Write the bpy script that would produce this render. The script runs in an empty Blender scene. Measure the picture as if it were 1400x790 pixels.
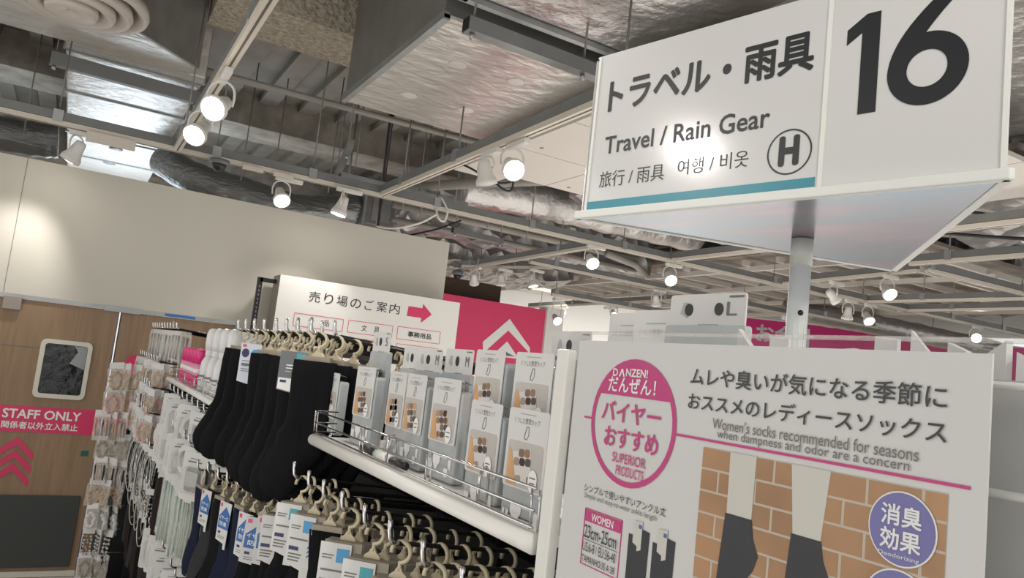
import bpy, bmesh, math, random
from mathutils import Vector, Matrix
random.seed(7)
PI = math.pi
R = math.radians
SC = bpy.context.scene
COL = SC.collection

# ------------------------------------------------------------------ camera
cam_d = bpy.data.cameras.new('camera')
cam = bpy.data.objects.new('camera', cam_d)
COL.objects.link(cam)
cam_d.sensor_fit = 'HORIZONTAL'
cam_d.sensor_width = 36.0
cam_d.lens = 36.0 * 1044.97 / 1400.0
cam_d.clip_start = 0.02
cam_d.clip_end = 200
rx, ry = Vector((0.85801, -0.15144, -0.48996)), Vector((-0.50067, -0.03890, -0.86477))
rx.normalize(); ry.normalize()
rz = rx.cross(ry); rz.normalize()
rot = Matrix((rx, ry, rz)).to_4x4()
cam.matrix_world = Matrix.Translation((0, 0, 1.9)) @ rot
SC.camera = cam

# ------------------------------------------------------------------ world, exposure
w = bpy.data.worlds.new('store_air'); SC.world = w
w.use_nodes = True
w.node_tree.nodes['Background'].inputs[0].default_value = (0.96, 0.96, 0.94, 1)
w.node_tree.nodes['Background'].inputs[1].default_value = 1.0
SC.view_settings.view_transform = 'Standard'
SC.view_settings.look = 'None'
SC.view_settings.gamma = 1.0
SC.view_settings.exposure = 0.0
LAMP_W = 32.0        # watts per track spotlight
def area_light(name, loc, aim, size, power, color):
    ld = bpy.data.lights.new(name, 'AREA'); ld.shape = 'RECTANGLE'
    ld.size, ld.size_y = size; ld.energy = power; ld.color = color
    o = bpy.data.objects.new(name, ld); COL.objects.link(o)
    o.location = loc
    o.rotation_euler = Vector(aim).to_track_quat('-Z', 'Y').to_euler()
    return o
# daylight from the glazing in the bay behind the white partition
area_light('bay_daylight', (0.3, 10.4, 3.0), (-0.05, -0.05, 1.0), (1.4, 1.2), 42, (0.74, 0.88, 1.0))
# added soft fills without fixtures, standing in for the hall's unseen store lighting
area_light('hall_fill', (-1.5, -2.5, 3.2), (0.35, 0.55, -0.7), (4.0, 3.0), 30, (1.0, 0.98, 0.95))
area_light('hall_fill', (-2.2, 3.5, 3.2), (0.6, 0.1, -0.7), (2.0, 4.0), 22, (1.0, 0.98, 0.95))
area_light('hall_fill', (11.0, 11.5, 3.0), (0.0, 0.5, -0.8), (7.0, 3.0), 260, (1.0, 0.97, 0.93))

# added upward fills near the floor, standing in for bounce off floor and merchandise
area_light('aisle_bounce_fill', (-2.2, 1.5, 0.06), (0.1, 0.1, 1.0), (3.2, 8.0), 130, (1.0, 0.975, 0.94))
area_light('aisle_bounce_fill', (5.0, 4.0, 0.06), (0.0, 0.0, 1.0), (6.0, 10.0), 270, (1.0, 0.975, 0.94))

# ------------------------------------------------------------------ materials
def mat(name, col, rough=0.5, metal=0.0, bump=0.0, bscale=50.0, var=0.0, vscale=6.0, emit=0.0, alpha=1.0,
        stretch=(1, 1, 1), dist=0.02, btype='noise', coat=0.0, spec=0.5):
    m = bpy.data.materials.new(name); m.use_nodes = True
    nt = m.node_tree; b = nt.nodes['Principled BSDF']
    c = (col[0], col[1], col[2], 1)
    b.inputs['Base Color'].default_value = c
    b.inputs['Roughness'].default_value = rough
    b.inputs['Metallic'].default_value = metal
    b.inputs['Specular IOR Level'].default_value = spec
    if coat: b.inputs['Coat Weight'].default_value = coat; b.inputs['Coat Roughness'].default_value = 0.05
    if emit:
        b.inputs['Emission Color'].default_value = c
        b.inputs['Emission Strength'].default_value = emit
    if alpha < 1: b.inputs['Alpha'].default_value = alpha
    if bump or var:
        tc = nt.nodes.new('ShaderNodeTexCoord'); mp = nt.nodes.new('ShaderNodeMapping')
        mp.inputs['Scale'].default_value = stretch
        nt.links.new(tc.outputs['Object'], mp.inputs['Vector'])
    if var:
        n = nt.nodes.new('ShaderNodeTexNoise'); n.inputs['Scale'].default_value = vscale
        n.inputs['Detail'].default_value = 6
        nt.links.new(mp.outputs[0], n.inputs['Vector'])
        r = nt.nodes.new('ShaderNodeMapRange')
        r.inputs[1].default_value = 0.3; r.inputs[2].default_value = 0.7
        r.inputs[3].default_value = 1 - var; r.inputs[4].default_value = 1 + var
        nt.links.new(n.outputs[0], r.inputs[0])
        mx = nt.nodes.new('ShaderNodeVectorMath'); mx.operation = 'SCALE'
        mx.inputs[0].default_value = col
        nt.links.new(r.outputs[0], mx.inputs['Scale'])
        nt.links.new(mx.outputs[0], b.inputs['Base Color'])
    if bump:
        if btype == 'noise':
            n2 = nt.nodes.new('ShaderNodeTexNoise'); n2.inputs['Detail'].default_value = 5
        else:
            n2 = nt.nodes.new('ShaderNodeTexVoronoi'); n2.feature = 'F1'
        n2.inputs['Scale'].default_value = bscale
        nt.links.new(mp.outputs[0], n2.inputs['Vector'])
        bp = nt.nodes.new('ShaderNodeBump'); bp.inputs['Strength'].default_value = bump
        bp.inputs['Distance'].default_value = dist
        nt.links.new(n2.outputs[0], bp.inputs['Height'])
        nt.links.new(bp.outputs[0], b.inputs['Normal'])
    return m

def film(name, tint, clear=0.85, rough=0.12, bump=0.0, bscale=20.0):
    """thin clear plastic: part lets light through, part is glossy"""
    m = bpy.data.materials.new(name); m.use_nodes = True
    nt = m.node_tree; b = nt.nodes['Principled BSDF']
    b.inputs['Base Color'].default_value = (*tint, 1)
    b.inputs['Roughness'].default_value = rough
    b.inputs['Specular IOR Level'].default_value = 0.9
    tr = nt.nodes.new('ShaderNodeBsdfTransparent'); tr.inputs[0].default_value = (0.97, 0.97, 0.97, 1)
    mx = nt.nodes.new('ShaderNodeMixShader'); mx.inputs[0].default_value = 1 - clear
    nt.links.new(tr.outputs[0], mx.inputs[1]); nt.links.new(b.outputs[0], mx.inputs[2])
    nt.links.new(mx.outputs[0], nt.nodes['Material Output'].inputs[0])
    if bump:
        tc = nt.nodes.new('ShaderNodeTexCoord')
        n2 = nt.nodes.new('ShaderNodeTexNoise'); n2.inputs['Scale'].default_value = bscale
        n2.inputs['Distortion'].default_value = 1.5
        nt.links.new(tc.outputs['Object'], n2.inputs['Vector'])
        bp = nt.nodes.new('ShaderNodeBump'); bp.inputs['Strength'].default_value = bump
        bp.inputs['Distance'].default_value = 0.02
        nt.links.new(n2.outputs[0], bp.inputs['Height']); nt.links.new(bp.outputs[0], b.inputs['Normal'])
    return m

def wood(name):
    m = bpy.data.materials.new(name); m.use_nodes = True
    nt = m.node_tree; b = nt.nodes['Principled BSDF']; b.inputs['Roughness'].default_value = 0.5
    tc = nt.nodes.new('ShaderNodeTexCoord'); mp = nt.nodes.new('ShaderNodeMapping')
    mp.inputs['Scale'].default_value = (9, 9, 0.7)
    n = nt.nodes.new('ShaderNodeTexNoise'); n.inputs['Scale'].default_value = 3; n.inputs['Detail'].default_value = 8
    n.inputs['Distortion'].default_value = 0.6
    cr = nt.nodes.new('ShaderNodeValToRGB')
    cr.color_ramp.elements[0].position = 0.25; cr.color_ramp.elements[0].color = (0.235, 0.150, 0.085, 1)
    cr.color_ramp.elements[1].position = 0.8; cr.color_ramp.elements[1].color = (0.345, 0.230, 0.138, 1)
    nt.links.new(tc.outputs['Object'], mp.inputs['Vector']); nt.links.new(mp.outputs[0], n.inputs['Vector'])
    nt.links.new(n.outputs[0], cr.inputs[0]); nt.links.new(cr.outputs[0], b.inputs['Base Color'])
    return m

M = {}
M['wall'] = mat('painted_partition', (0.60, 0.57, 0.50), 0.7, bump=0.05, bscale=60)
M['white_wall'] = mat('white_paint', (0.80, 0.79, 0.76), 0.7, bump=0.03, bscale=60)
M['pink_wall'] = mat('pink_paint', (0.72, 0.055, 0.15), 0.6, bump=0.02)
M['brown_wall'] = mat('brown_paint', (0.075, 0.045, 0.030), 0.7, var=0.1)
M['floor'] = mat('vinyl_floor', (0.64, 0.60, 0.54), 0.3, var=0.06, vscale=3)
M['concrete'] = mat('raw_concrete', (0.34, 0.31, 0.265), 0.9, bump=0.5, bscale=9, var=0.35, vscale=4)
M['deck'] = mat('deck_steel', (0.27, 0.25, 0.215), 0.7, metal=0.0, var=0.15, vscale=3)
M['rockwool'] = mat('sprayed_rockwool', (0.42, 0.37, 0.29), 0.95, bump=1.0, bscale=26, var=0.3, vscale=24, dist=0.05)
M['wood'] = wood('door_veneer')
M['pink'] = mat('pink_vinyl', (0.66, 0.035, 0.13), 0.35)
M['banner'] = mat('banner_cloth', (0.75, 0.035, 0.24), 0.6)
M['magenta'] = mat('magenta_print', (0.55, 0.035, 0.20), 0.5)
M['kick'] = mat('grey_kick_panel', (0.045, 0.050, 0.048), 0.6)
M['ivory'] = mat('ivory_plastic', (0.66, 0.64, 0.55), 0.4)
M['pane'] = mat('dark_glass', (0.010, 0.011, 0.013), 0.08, spec=0.55, bump=0.5, bscale=9)
M['galv'] = mat('galvanised_steel', (0.40, 0.41, 0.41), 0.42, metal=0.75, bump=0.1, bscale=30, var=0.12)
M['galvdark'] = mat('dull_galvanised_sheet', (0.22, 0.215, 0.20), 0.5, metal=0.45, bump=0.1, bscale=8, var=0.12)
M['channel'] = mat('grey_channel', (0.20, 0.205, 0.20), 0.5, metal=0.3, var=0.08)
M['track'] = mat('cream_track', (0.62, 0.57, 0.49), 0.45)
M['slot'] = mat('track_slot', (0.10, 0.08, 0.06), 0.6)
M['foil'] = mat('aluminium_foil', (0.47, 0.45, 0.43), 0.34, metal=0.80, bump=0.55, bscale=7, var=0.08, dist=0.05)
M['foilsmooth'] = mat('foil_facing', (0.62, 0.59, 0.55), 0.33, metal=0.5, bump=0.75, bscale=6, var=0.07, dist=0.03, stretch=(1, 1.6, 1))
M['crumple'] = mat('crumpled_foil', (0.40, 0.385, 0.37), 0.42, metal=0.65, bump=1.0, bscale=4.5, btype='voronoi', dist=0.12, var=0.12)
M['flex'] = mat('flexible_duct', (0.25, 0.255, 0.25), 0.35, metal=0.7, bump=0.5, bscale=4, stretch=(1.5, 6, 6), dist=0.06)
M['panelw'] = mat('ceiling_board', (0.60, 0.56, 0.51), 0.6, bump=0.04, bscale=5)
M['pipe'] = mat('grey_pipe', (0.30, 0.28, 0.25), 0.5, bump=0.05)
M['slatb'] = mat('louver_board', (0.26, 0.225, 0.19), 0.8, var=0.15)
M['cream'] = mat('cream_diffuser', (0.62, 0.56, 0.50), 0.5)
M['lampw'] = mat('white_lamp_housing', (0.70, 0.68, 0.64), 0.4)
M['glow'] = mat('lit_lens', (1.0, 0.93, 0.80), 0.5, emit=22.0)
M['lensoff'] = mat('unlit_lens', (0.55, 0.53, 0.5), 0.3)
M['black'] = mat('black_plastic', (0.012, 0.012, 0.013), 0.4)
M['blackmetal'] = mat('black_steel', (0.016, 0.016, 0.017), 0.35, metal=0.3)
M['chrome'] = mat('chrome', (0.62, 0.62, 0.62), 0.18, metal=1.0)
M['blackcable'] = mat('black_cable', (0.01, 0.01, 0.01), 0.5)
M['rackwhite'] = mat('white_powder_coat', (0.76, 0.75, 0.71), 0.35)
M['signwhite'] = mat('sign_sheet', (0.62, 0.615, 0.605), 0.14, coat=0.6)
M['signedge'] = mat('sign_rail', (0.72, 0.73, 0.69), 0.35)
M['teal'] = mat('teal_print', (0.035, 0.24, 0.31), 0.3)
M['ink'] = mat('ink', (0.012, 0.014, 0.016), 0.35)
M['inkgrey'] = mat('grey_ink', (0.16, 0.15, 0.14), 0.5)
M['pale'] = mat('pale_grey_ink', (0.42, 0.41, 0.39), 0.5)
M['paper'] = mat('white_paper', (0.66, 0.655, 0.64), 0.55)
M['white'] = mat('white_print', (0.85, 0.84, 0.82), 0.5)
M['board'] = mat('sign_board_white', (0.80, 0.78, 0.74), 0.5)
M['boardside'] = mat('board_side', (0.30, 0.27, 0.24), 0.6)
M['postg'] = mat('pale_sign_post', (0.90, 0.93, 0.91), 0.3, metal=0.0)
M['sleeve'] = film('clear_sleeve', (0.6, 0.6, 0.6), 0.955, 0.10, bump=0.35, bscale=14)
M['bag'] = film('clear_bag', (0.88, 0.84, 0.80), 0.72, 0.15, bump=0.7, bscale=30)
M['pouch'] = mat('frosted_grey_pouch', (0.43, 0.45, 0.455), 0.25, coat=0.3, var=0.06, vscale=30)
M['photo_bg'] = mat('warm_photo', (0.62, 0.35, 0.17), 0.5, var=0.15, vscale=20)
M['photo_grey'] = mat('grey_photo', (0.50, 0.47, 0.44), 0.5, var=0.1, vscale=20)
M['cup_white'] = mat('organiser_tray_print', (0.66, 0.62, 0.60), 0.5)
for k, c in dict(cup_a=(0.055, 0.02, 0.025), cup_b=(0.20, 0.14, 0.10), cup_c=(0.36, 0.28, 0.22), cup_d=(0.09, 0.075, 0.07),
                 cup_e=(0.30, 0.17, 0.10)).items():
    M[k] = mat('folded_sock_print_' + k[-1], c, 0.6)
M['hanger'] = mat('cream_hanger', (0.60, 0.52, 0.36), 0.35)
M['taupe'] = mat('taupe_header', (0.33, 0.29, 0.23), 0.6)
M['labelgrey'] = mat('grey_label', (0.15, 0.16, 0.165), 0.5)
M['blue'] = mat('blue_print', (0.03, 0.14, 0.42), 0.5)
M['sky'] = mat('light_blue_print', (0.08, 0.32, 0.60), 0.5)
M['tealp'] = mat('aqua_print', (0.06, 0.36, 0.42), 0.5)
M['violet'] = mat('violet_print', (0.17, 0.16, 0.40), 0.5)
M['navyp'] = mat('navy_print', (0.03, 0.03, 0.12), 0.5)
def knit(name, c):
    return mat(name, c, 0.95, bump=0.5, bscale=60, stretch=(8, 8, 0.5), dist=0.002, var=0.15, vscale=20, spec=0.15)
M['k_black'] = knit('black_knit', (0.007, 0.007, 0.008))
M['k_navy'] = knit('navy_knit', (0.013, 0.017, 0.038))
M['k_grey'] = knit('grey_knit', (0.085, 0.085, 0.085))
M['k_char'] = knit('charcoal_knit', (0.035, 0.037, 0.040))
M['k_brown'] = knit('brown_knit', (0.035, 0.023, 0.021))
M['brick'] = mat('printed_brick', (0.42, 0.23, 0.11), 0.6, var=0.25, vscale=14)
M['mortar'] = mat('printed_mortar', (0.55, 0.47, 0.38), 0.6)
M['legp'] = mat('printed_leg', (0.62, 0.60, 0.54), 0.5)
M['sockp'] = mat('printed_sock', (0.014, 0.016, 0.022), 0.5)
M['hotpink'] = mat('hot_pink_plastic', (0.72, 0.02, 0.20), 0.3, coat=0.3)
M['softpink'] = mat('soft_pink_bottle', (0.70, 0.25, 0.38), 0.3, coat=0.3)
M['bottlew'] = mat('milky_bottle', (0.74, 0.73, 0.73), 0.22, coat=0.4)
M['green'] = mat('pale_green_plastic', (0.46, 0.56, 0.48), 0.4)
M['beige'] = mat('beige_fabric', (0.50, 0.36, 0.24), 0.8, bump=0.3)
M['blush'] = mat('blush_fabric', (0.60, 0.36, 0.30), 0.8, bump=0.3)
M['silver'] = mat('silver_cord', (0.45, 0.44, 0.42), 0.3, metal=0.8)
M['pearl'] = mat('pearl_bead', (0.62, 0.58, 0.52), 0.25)
M['copper'] = mat('copper_trinket', (0.42, 0.16, 0.07), 0.35, metal=0.5)
M['darkgreen'] = mat('green_sticker', (0.01, 0.13, 0.10), 0.5)
M['bluetape'] = mat('blue_tape', (0.05, 0.17, 0.50), 0.5)
M['orange'] = mat('orange_skin_print', (0.62, 0.36, 0.18), 0.5)
M['edge_reflection'] = mat('blue_edge_reflection', (0.05, 0.06, 0.22), 0.1, spec=1.0)

# pearlescent mirror underside
def pearlescent():
    m = mat('pearlescent_underside', (0.4, 0.4, 0.42), 0.20, metal=0.7)
    nt = m.node_tree; b = nt.nodes['Principled BSDF']
    tc = nt.nodes.new('ShaderNodeTexCoord'); n = nt.nodes.new('ShaderNodeTexNoise')
    n.inputs['Scale'].default_value = 9; n.inputs['Detail'].default_value = 1
    mp = nt.nodes.new('ShaderNodeMapping'); mp.inputs['Scale'].default_value = (0.4, 1.5, 1); mp.inputs['Rotation'].default_value = (0, 0, 0.9)
    cr = nt.nodes.new('ShaderNodeValToRGB'); e = cr.color_ramp.elements
    e[0].position = 0.3; e[0].color = (0.19, 0.29, 0.36, 1); e[1].position = 0.68; e[1].color = (0.38, 0.27, 0.34, 1)
    e.new(0.5).color = (0.26, 0.26, 0.30, 1)
    nt.links.new(tc.outputs['Object'], mp.inputs[0]); nt.links.new(mp.outputs[0], n.inputs['Vector'])
    nt.links.new(n.outputs[0], cr.inputs[0]); nt.links.new(cr.outputs[0], b.inputs['Base Color'])
    return m
M['pearlescent'] = pearlescent()

# ------------------------------------------------------------------ mesh helpers
class MB:
    def __init__(s): s.v = []; s.f = []; s.sm = []
    def add(s, vs, fs, smooth=False):
        o = len(s.v); s.v += [tuple(v) for v in vs]
        for f in fs: s.f.append([i + o for i in f]); s.sm.append(smooth)
        return s
    def box(s, x0, x1, y0, y1, z0, z1):
        vs = [(x, y, z) for z in (z0, z1) for y in (y0, y1) for x in (x0, x1)]
        return s.add(vs, [(0, 2, 3, 1), (4, 5, 7, 6), (0, 1, 5, 4), (2, 6, 7, 3), (0, 4, 6, 2), (1, 3, 7, 5)])
    def prism(s, pts, z0, z1):       # pts counter-clockwise in x,y
        n = len(pts)
        vs = [(p[0], p[1], z0) for p in pts] + [(p[0], p[1], z1) for p in pts]
        return s.add(vs, [list(range(n))[::-1], list(range(n, 2 * n))] + [(i, (i + 1) % n, n + (i + 1) % n, n + i) for i in range(n)])
    def slab(s, pts, y0, y1):        # outline pts in x,z ; thickness from y0 (front) to y1
        n = len(pts)
        vs = [(p[0], y0, p[1]) for p in pts] + [(p[0], y1, p[1]) for p in pts]
        return s.add(vs, [list(range(n)), list(range(n, 2 * n))[::-1]] + [(i, n + i, n + (i + 1) % n, (i + 1) % n) for i in range(n)])
    def bar(s, p, q, wd, ht=None):
        p, q = Vector(p), Vector(q); ht = ht or wd
        d = (q - p).normalized(); up = Vector((0, 0, 1)) if abs(d.z) < 0.9 else Vector((0, 1, 0))
        a = d.cross(up).normalized() * wd / 2; b = a.cross(d).normalized() * ht / 2
        vs = [p - a - b, p + a - b, p + a + b, p - a + b, q - a - b, q + a - b, q + a + b, q - a + b]
        return s.add(vs, [(0, 1, 2, 3), (7, 6, 5, 4), (0, 4, 5, 1), (1, 5, 6, 2), (2, 6, 7, 3), (3, 7, 4, 0)])
    def tube(s, pts, r, n=8, closed=False, flat=1.0):
        pts = [Vector(p) for p in pts]; k = len(pts); rings = []
        rr = r if isinstance(r, (list, tuple)) else [r] * k
        ref = None
        for i, p in enumerate(pts):
            a = pts[(i - 1) % k] if (i > 0 or closed) else p
            b = pts[(i + 1) % k] if (i < k - 1 or closed) else p
            d = (b - a).normalized()
            if ref is None:
                ref = Vector((0, 0, 1)) if abs(d.z) < 0.9 else Vector((1, 0, 0))
            u = d.cross(ref)
            if u.length < 1e-4: u = d.cross(Vector((0, 1, 0.3)))
            u.normalize(); v = u.cross(d).normalized(); ref = v
            rings.append([p + (u * math.cos(t) * flat + v * math.sin(t)) * rr[i] for t in [2 * PI * j / n for j in range(n)]])
        vs = [q for ring in rings for q in ring]; fs = []
        for i in range(k if closed else k - 1):
            i2 = (i + 1) % k
            for j in range(n):
                j2 = (j + 1) % n
                fs.append((i * n + j, i * n + j2, i2 * n + j2, i2 * n + j))
        if not closed: fs += [list(range(n))[::-1], [(k - 1) * n + j for j in range(n)]]
        return s.add(vs, fs, True)
    def lathe(s, prof, c=(0, 0, 0), n=16, mtx=None):   # prof (r, z) upwards
        k = len(prof); vs = []
        for (r, z) in prof:
            for j in range(n):
                t = 2 * PI * j / n; v = Vector((r * math.cos(t), r * math.sin(t), z))
                if mtx: v = mtx @ v
                vs.append(v + Vector(c))
        fs = [(i * n + j, i * n + (j + 1) % n, (i + 1) * n + (j + 1) % n, (i + 1) * n + j) for i in range(k - 1) for j in range(n)]
        fs += [list(range(n))[::-1], [(k - 1) * n + j for j in range(n)]]
        return s.add(vs, fs, True)
    def quad(s, a, b, c, d): return s.add([a, b, c, d], [(0, 1, 2, 3)])

def obj(name, mb, m, parent=None, bevel=0.0, mods=None):
    me = bpy.data.meshes.new(name); me.from_pydata(mb.v, [], mb.f)
    me.polygons.foreach_set('use_smooth', mb.sm)
    me.materials.append(M[m] if isinstance(m, str) else m); me.update()
    o = bpy.data.objects.new(name, me); COL.objects.link(o)
    if parent is not None: o.parent = parent
    if bevel:
        b = o.modifiers.new('bevel', 'BEVEL'); b.width = bevel; b.segments = 2; b.limit_method = 'ANGLE'
    return o
def tag(o, label=None, cat=None, group=None, kind=None):
    if label: o['label'] = label
    if cat: o['category'] = cat
    if group: o['group'] = group
    if kind: o['kind'] = kind
    return o
def thing(name, label, cat, loc=(0, 0, 0), rotz=0.0, group=None):
    o = bpy.data.objects.new(name, None); COL.objects.link(o)
    o.empty_display_size = 0.05
    o.location = loc; o.rotation_euler = (0, 0, rotz)
    return tag(o, label, cat, group)
def struct(name, mb, m, parent=None, **k):
    o = obj(name, mb, m, parent, **k)
    if parent is None: o['kind'] = 'structure'
    return o
KIDS = {}
def kids(o):
    return list(o.children)
def dup(root, loc, rotz=None, label=None, group=None, kd=None, swap=None):
    kd = kd if kd is not None else kids(root)
    r = root.copy(); COL.objects.link(r); r.location = loc
    if rotz is not None: r.rotation_euler = (0, 0, rotz)
    if label: r['label'] = label
    if group: r['group'] = group
    for ch in kd:
        c = ch.copy(); COL.objects.link(c); c.parent = r
        for g in ch.children:
            d = g.copy(); COL.objects.link(d); d.parent = c
    return r

TXT = {}
def text_raw(body, bold):
    key = (body, bold)
    if key in TXT: return TXT[key]
    cu = bpy.data.curves.new('lettering', 'FONT'); cu.body = body; cu.offset = bold; cu.resolution_u = 3
    o = bpy.data.objects.new('lettering_tmp', cu)
    COL.objects.link(o)
    me = bpy.data.meshes.new_from_object(o)
    vs = [tuple(v.co) for v in me.vertices]; fs = [list(p.vertices) for p in me.polygons]
    bpy.data.objects.remove(o); bpy.data.curves.remove(cu); bpy.data.meshes.remove(me)
    TXT[key] = (vs, fs); return TXT[key]
def txt_mb(mb, body, x0, x1, z0, z1, y=0.0, bold=0.0, shear=0.0):
    vs, fs = text_raw(body, 0.0)
    ax, bx = min(v[0] for v in vs), max(v[0] for v in vs); az, bz = min(v[1] for v in vs), max(v[1] for v in vs)
    sx = (x1 - x0) / (bx - ax); sz = (z1 - z0) / (bz - az)
    k = 8 if bold else 1; d = bold * (z1 - z0) * 1.05; d2 = min(d, bold * 1.05 * (x1 - x0) / max(1, len(body)) * 1.4)
    if bold:
        sx = (x1 - x0 - 2 * d2) / (bx - ax); sz = (z1 - z0 - 2 * d) / (bz - az); x0 += d2; z0 += d
    for i in range(k):                                  # bold strokes: the glyph laid over itself, slightly shifted
        ox, oz = (d2 * math.cos(2 * PI * i / k), d * math.sin(2 * PI * i / k)) if bold else (0, 0)
        mb.add([(x0 + ox + (v[0] - ax) * sx, y - i * 1e-6, z0 + oz + (v[1] - az) * sz) for v in vs], fs)
    return mb
def txt(body, m, parent, x0, x1, z0, z1, y, bold=0.0, name='lettering'):
    return obj(name, txt_mb(MB(), body, x0, x1, z0, z1, y, bold), m, parent)
def ell(cx, cz, a, b, n=32, t0=0.0, t1=2 * PI):
    return [(cx + a * math.cos(t0 + (t1 - t0) * i / n), cz + b * math.sin(t0 + (t1 - t0) * i / n)) for i in range(n)]
def ring_mb(cx, cz, a, b, wd, y0, y1, n=40):
    mb = MB(); o = ell(cx, cz, a, b, n); i_ = ell(cx, cz, a - wd, b - wd, n)
    vs = [(p[0], y0, p[1]) for p in o] + [(p[0], y0, p[1]) for p in i_]
    fs = [(j, (j + 1) % n, n + (j + 1) % n, n + j) for j in range(n)]
    return mb.add(vs, fs)
def rrect(x0, x1, z0, z1, r, n=4):
    p = []
    for cx, cz, a in ((x1 - r, z0 + r, -PI / 2), (x1 - r, z1 - r, 0), (x0 + r, z1 - r, PI / 2), (x0 + r, z0 + r, PI)):
        for i in range(n + 1):
            t = a + PI / 2 * i / n; p.append((cx + r * math.cos(t), cz + r * math.sin(t)))
    return p
def frame_mb(outer, inner, y0, y1):
    n = len(outer); mb = MB()
    vs = [(p[0], y, p[1]) for y in (y0, y1) for p in outer] + [(p[0], y, p[1]) for y in (y0, y1) for p in inner]
    fs = []
    for i in range(n):
        j = (i + 1) % n
        fs += [(i, j, 2 * n + j, 2 * n + i), (n + j, n + i, 3 * n + i, 3 * n + j), (j, i, n + i, n + j), (2 * n + i, 2 * n + j, 3 * n + j, 3 * n + i)]
    return mb.add(vs, fs)

ORD = ['first', 'second', 'third', 'fourth', 'fifth', 'sixth', 'seventh', 'eighth', 'ninth', 'tenth', 'eleventh', 'twelfth',
       'thirteenth', 'fourteenth', 'fifteenth', 'sixteenth', 'seventeenth', 'eighteenth', 'nineteenth', 'twentieth']

# ================================================================== SETTING
struct('floor', MB().box(-8, 26, -6, 24, -0.1, 0), 'floor')
ceil = struct('ceiling', MB().box(-8, 26, -6, 24, 4.8, 5.0), 'deck')
for i in range(38):                                   # folded steel deck: ribs run away from the camera
    x = -4.0 + i * 0.46
    struct('rib', MB().prism([(x, -3), (x + 0.20, -3), (x + 0.20, 18), (x, 18)], 4.72, 4.8), 'deck', ceil)
struct('trim_1', MB().box(0.56, 14, 5.55, 6.2, 4.3, 4.8), 'rockwool')       # lagged beam
struct('trim_2', MB().box(-6, 16, 9.2, 9.9, 4.42, 4.8), 'concrete')       # beams behind the partition
struct('trim_3', MB().box(-6, 16, 13.0, 13.6, 4.3, 4.8), 'concrete')
struct('trim_4', MB().box(-1.9, -1.2, 6.4, 18, 4.35, 4.8), 'concrete')

# white partition with the staff doorway
wb = struct('wall_back', MB().box(-5, 3.05, 6.7, 6.82, 2.072, 3.084).box(1.2, 3.05, 6.7, 6.82, 0, 2.072).box(-5, -1.05, 6.7, 6.82, 0, 2.072), 'wall')
struct('seam', MB().box(-0.452, -0.449, 6.698, 6.7, 2.08, 3.083), 'inkgrey', wb)

d1 = struct('door_1', MB().box(-1.045, 0.318, 6.715, 6.755, 0.02, 2.04), 'wood')
obj('window_frame', frame_mb(rrect(-0.16, 0.182, 1.332, 1.77, 0.04), rrect(-0.128, 0.152, 1.364, 1.738, 0.02), 6.694, 6.712), 'ivory', d1)
obj('window_pane', MB().slab(rrect(-0.13, 0.154, 1.362, 1.74, 0.02), 6.706, 6.713), 'pane', d1)
refl = obj('reflection_sheet', MB().slab([(0.045, 1.60), (0.15, 1.56), (0.15, 1.735), (0.06, 1.735), (0.09, 1.69)], 6.7045, 6.7055), mat('pale_pane_reflection', (0.30, 0.31, 0.32), 0.2), d1)  # reflection in the pane, drawn as a pale sheet on the glass
obj('band', MB().box(-1.045, 0.318, 6.7125, 6.7149, 1.073, 1.262), 'pink', d1)
txt('STAFF ONLY', 'white', d1, -0.321, 0.183, 1.17, 1.238, 6.711, 0.03)
txt('関係者以外立入禁止', 'white', d1, -0.316, 0.174, 1.095, 1.149, 6.711, 0.018)
for dz in (0, -0.095, -0.19):                          # three chevrons
    c = [(-0.198, 1.035 + dz), (-0.295 - 0.02, 0.935 + dz), (-0.295 - 0.02, 0.885 + dz), (-0.196, 0.977 + dz), (-0.083, 0.865 + dz), (-0.083, 0.918 + dz)]
    obj('chevron', MB().slab(c, 6.711, 6.7148), 'pink', d1)
obj('kick_panel', MB().box(-1.04, 0.27, 6.69, 6.7145, 0.10, 0.618), 'kick', d1, bevel=0.004)
obj('bottom_strip', MB().box(-1.045, 0.318, 6.70, 6.7149, 0.03, 0.07), 'ivory', d1)
obj('hinge_plate', MB().box(-0.442, -0.327, 6.68, 6.715, 1.955, 2.05), 'boardside', d1, bevel=0.003)
obj('grain_joint', MB().box(-0.60, -0.02, 6.7135, 6.7148, 1.693, 1.697), 'inkgrey', d1)
obj('sticker', MB().box(0.225, 0.275, 6.7115, 6.7149, 0.915, 0.955), 'darkgreen', d1)
obj('edge_strip', MB().box(0.318, 0.324, 6.712, 6.75, 0.03, 2.04), 'edge_reflection', d1)  # blue light stripe reflected along the door seam, put into the strip's colour
d2 = struct('door_2', MB().box(0.34, 1.19, 6.715, 6.755, 0.02, 2.04), 'wood')
obj('band', MB().box(0.34, 1.19, 6.7125, 6.7149, 1.073, 1.262), 'pink', d2)
obj('round_sign', MB().slab(ell(0.50, 1.63, 0.085, 0.085), 6.709, 6.7149), 'pink', d2)
obj('kick_panel', MB().box(0.40, 1.18, 6.69, 6.7145, 0.10, 0.618), 'kick', d2, bevel=0.004)
obj('edge_strip', MB().box(0.334, 0.34, 6.712, 6.75, 0.03, 2.04), 'black', d2)
hd = struct('trim_5', MB().box(-1.05, 1.2, 6.70, 6.76, 2.042, 2.072), 'galv')
obj('closer_plate', MB().box(0.215, 0.47, 6.685, 6.70, 2.030, 2.069), 'galv', hd)
obj('tape', MB().box(0.648, 0.875, 6.693, 6.6995, 2.045, 2.066), 'bluetape', hd)

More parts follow.
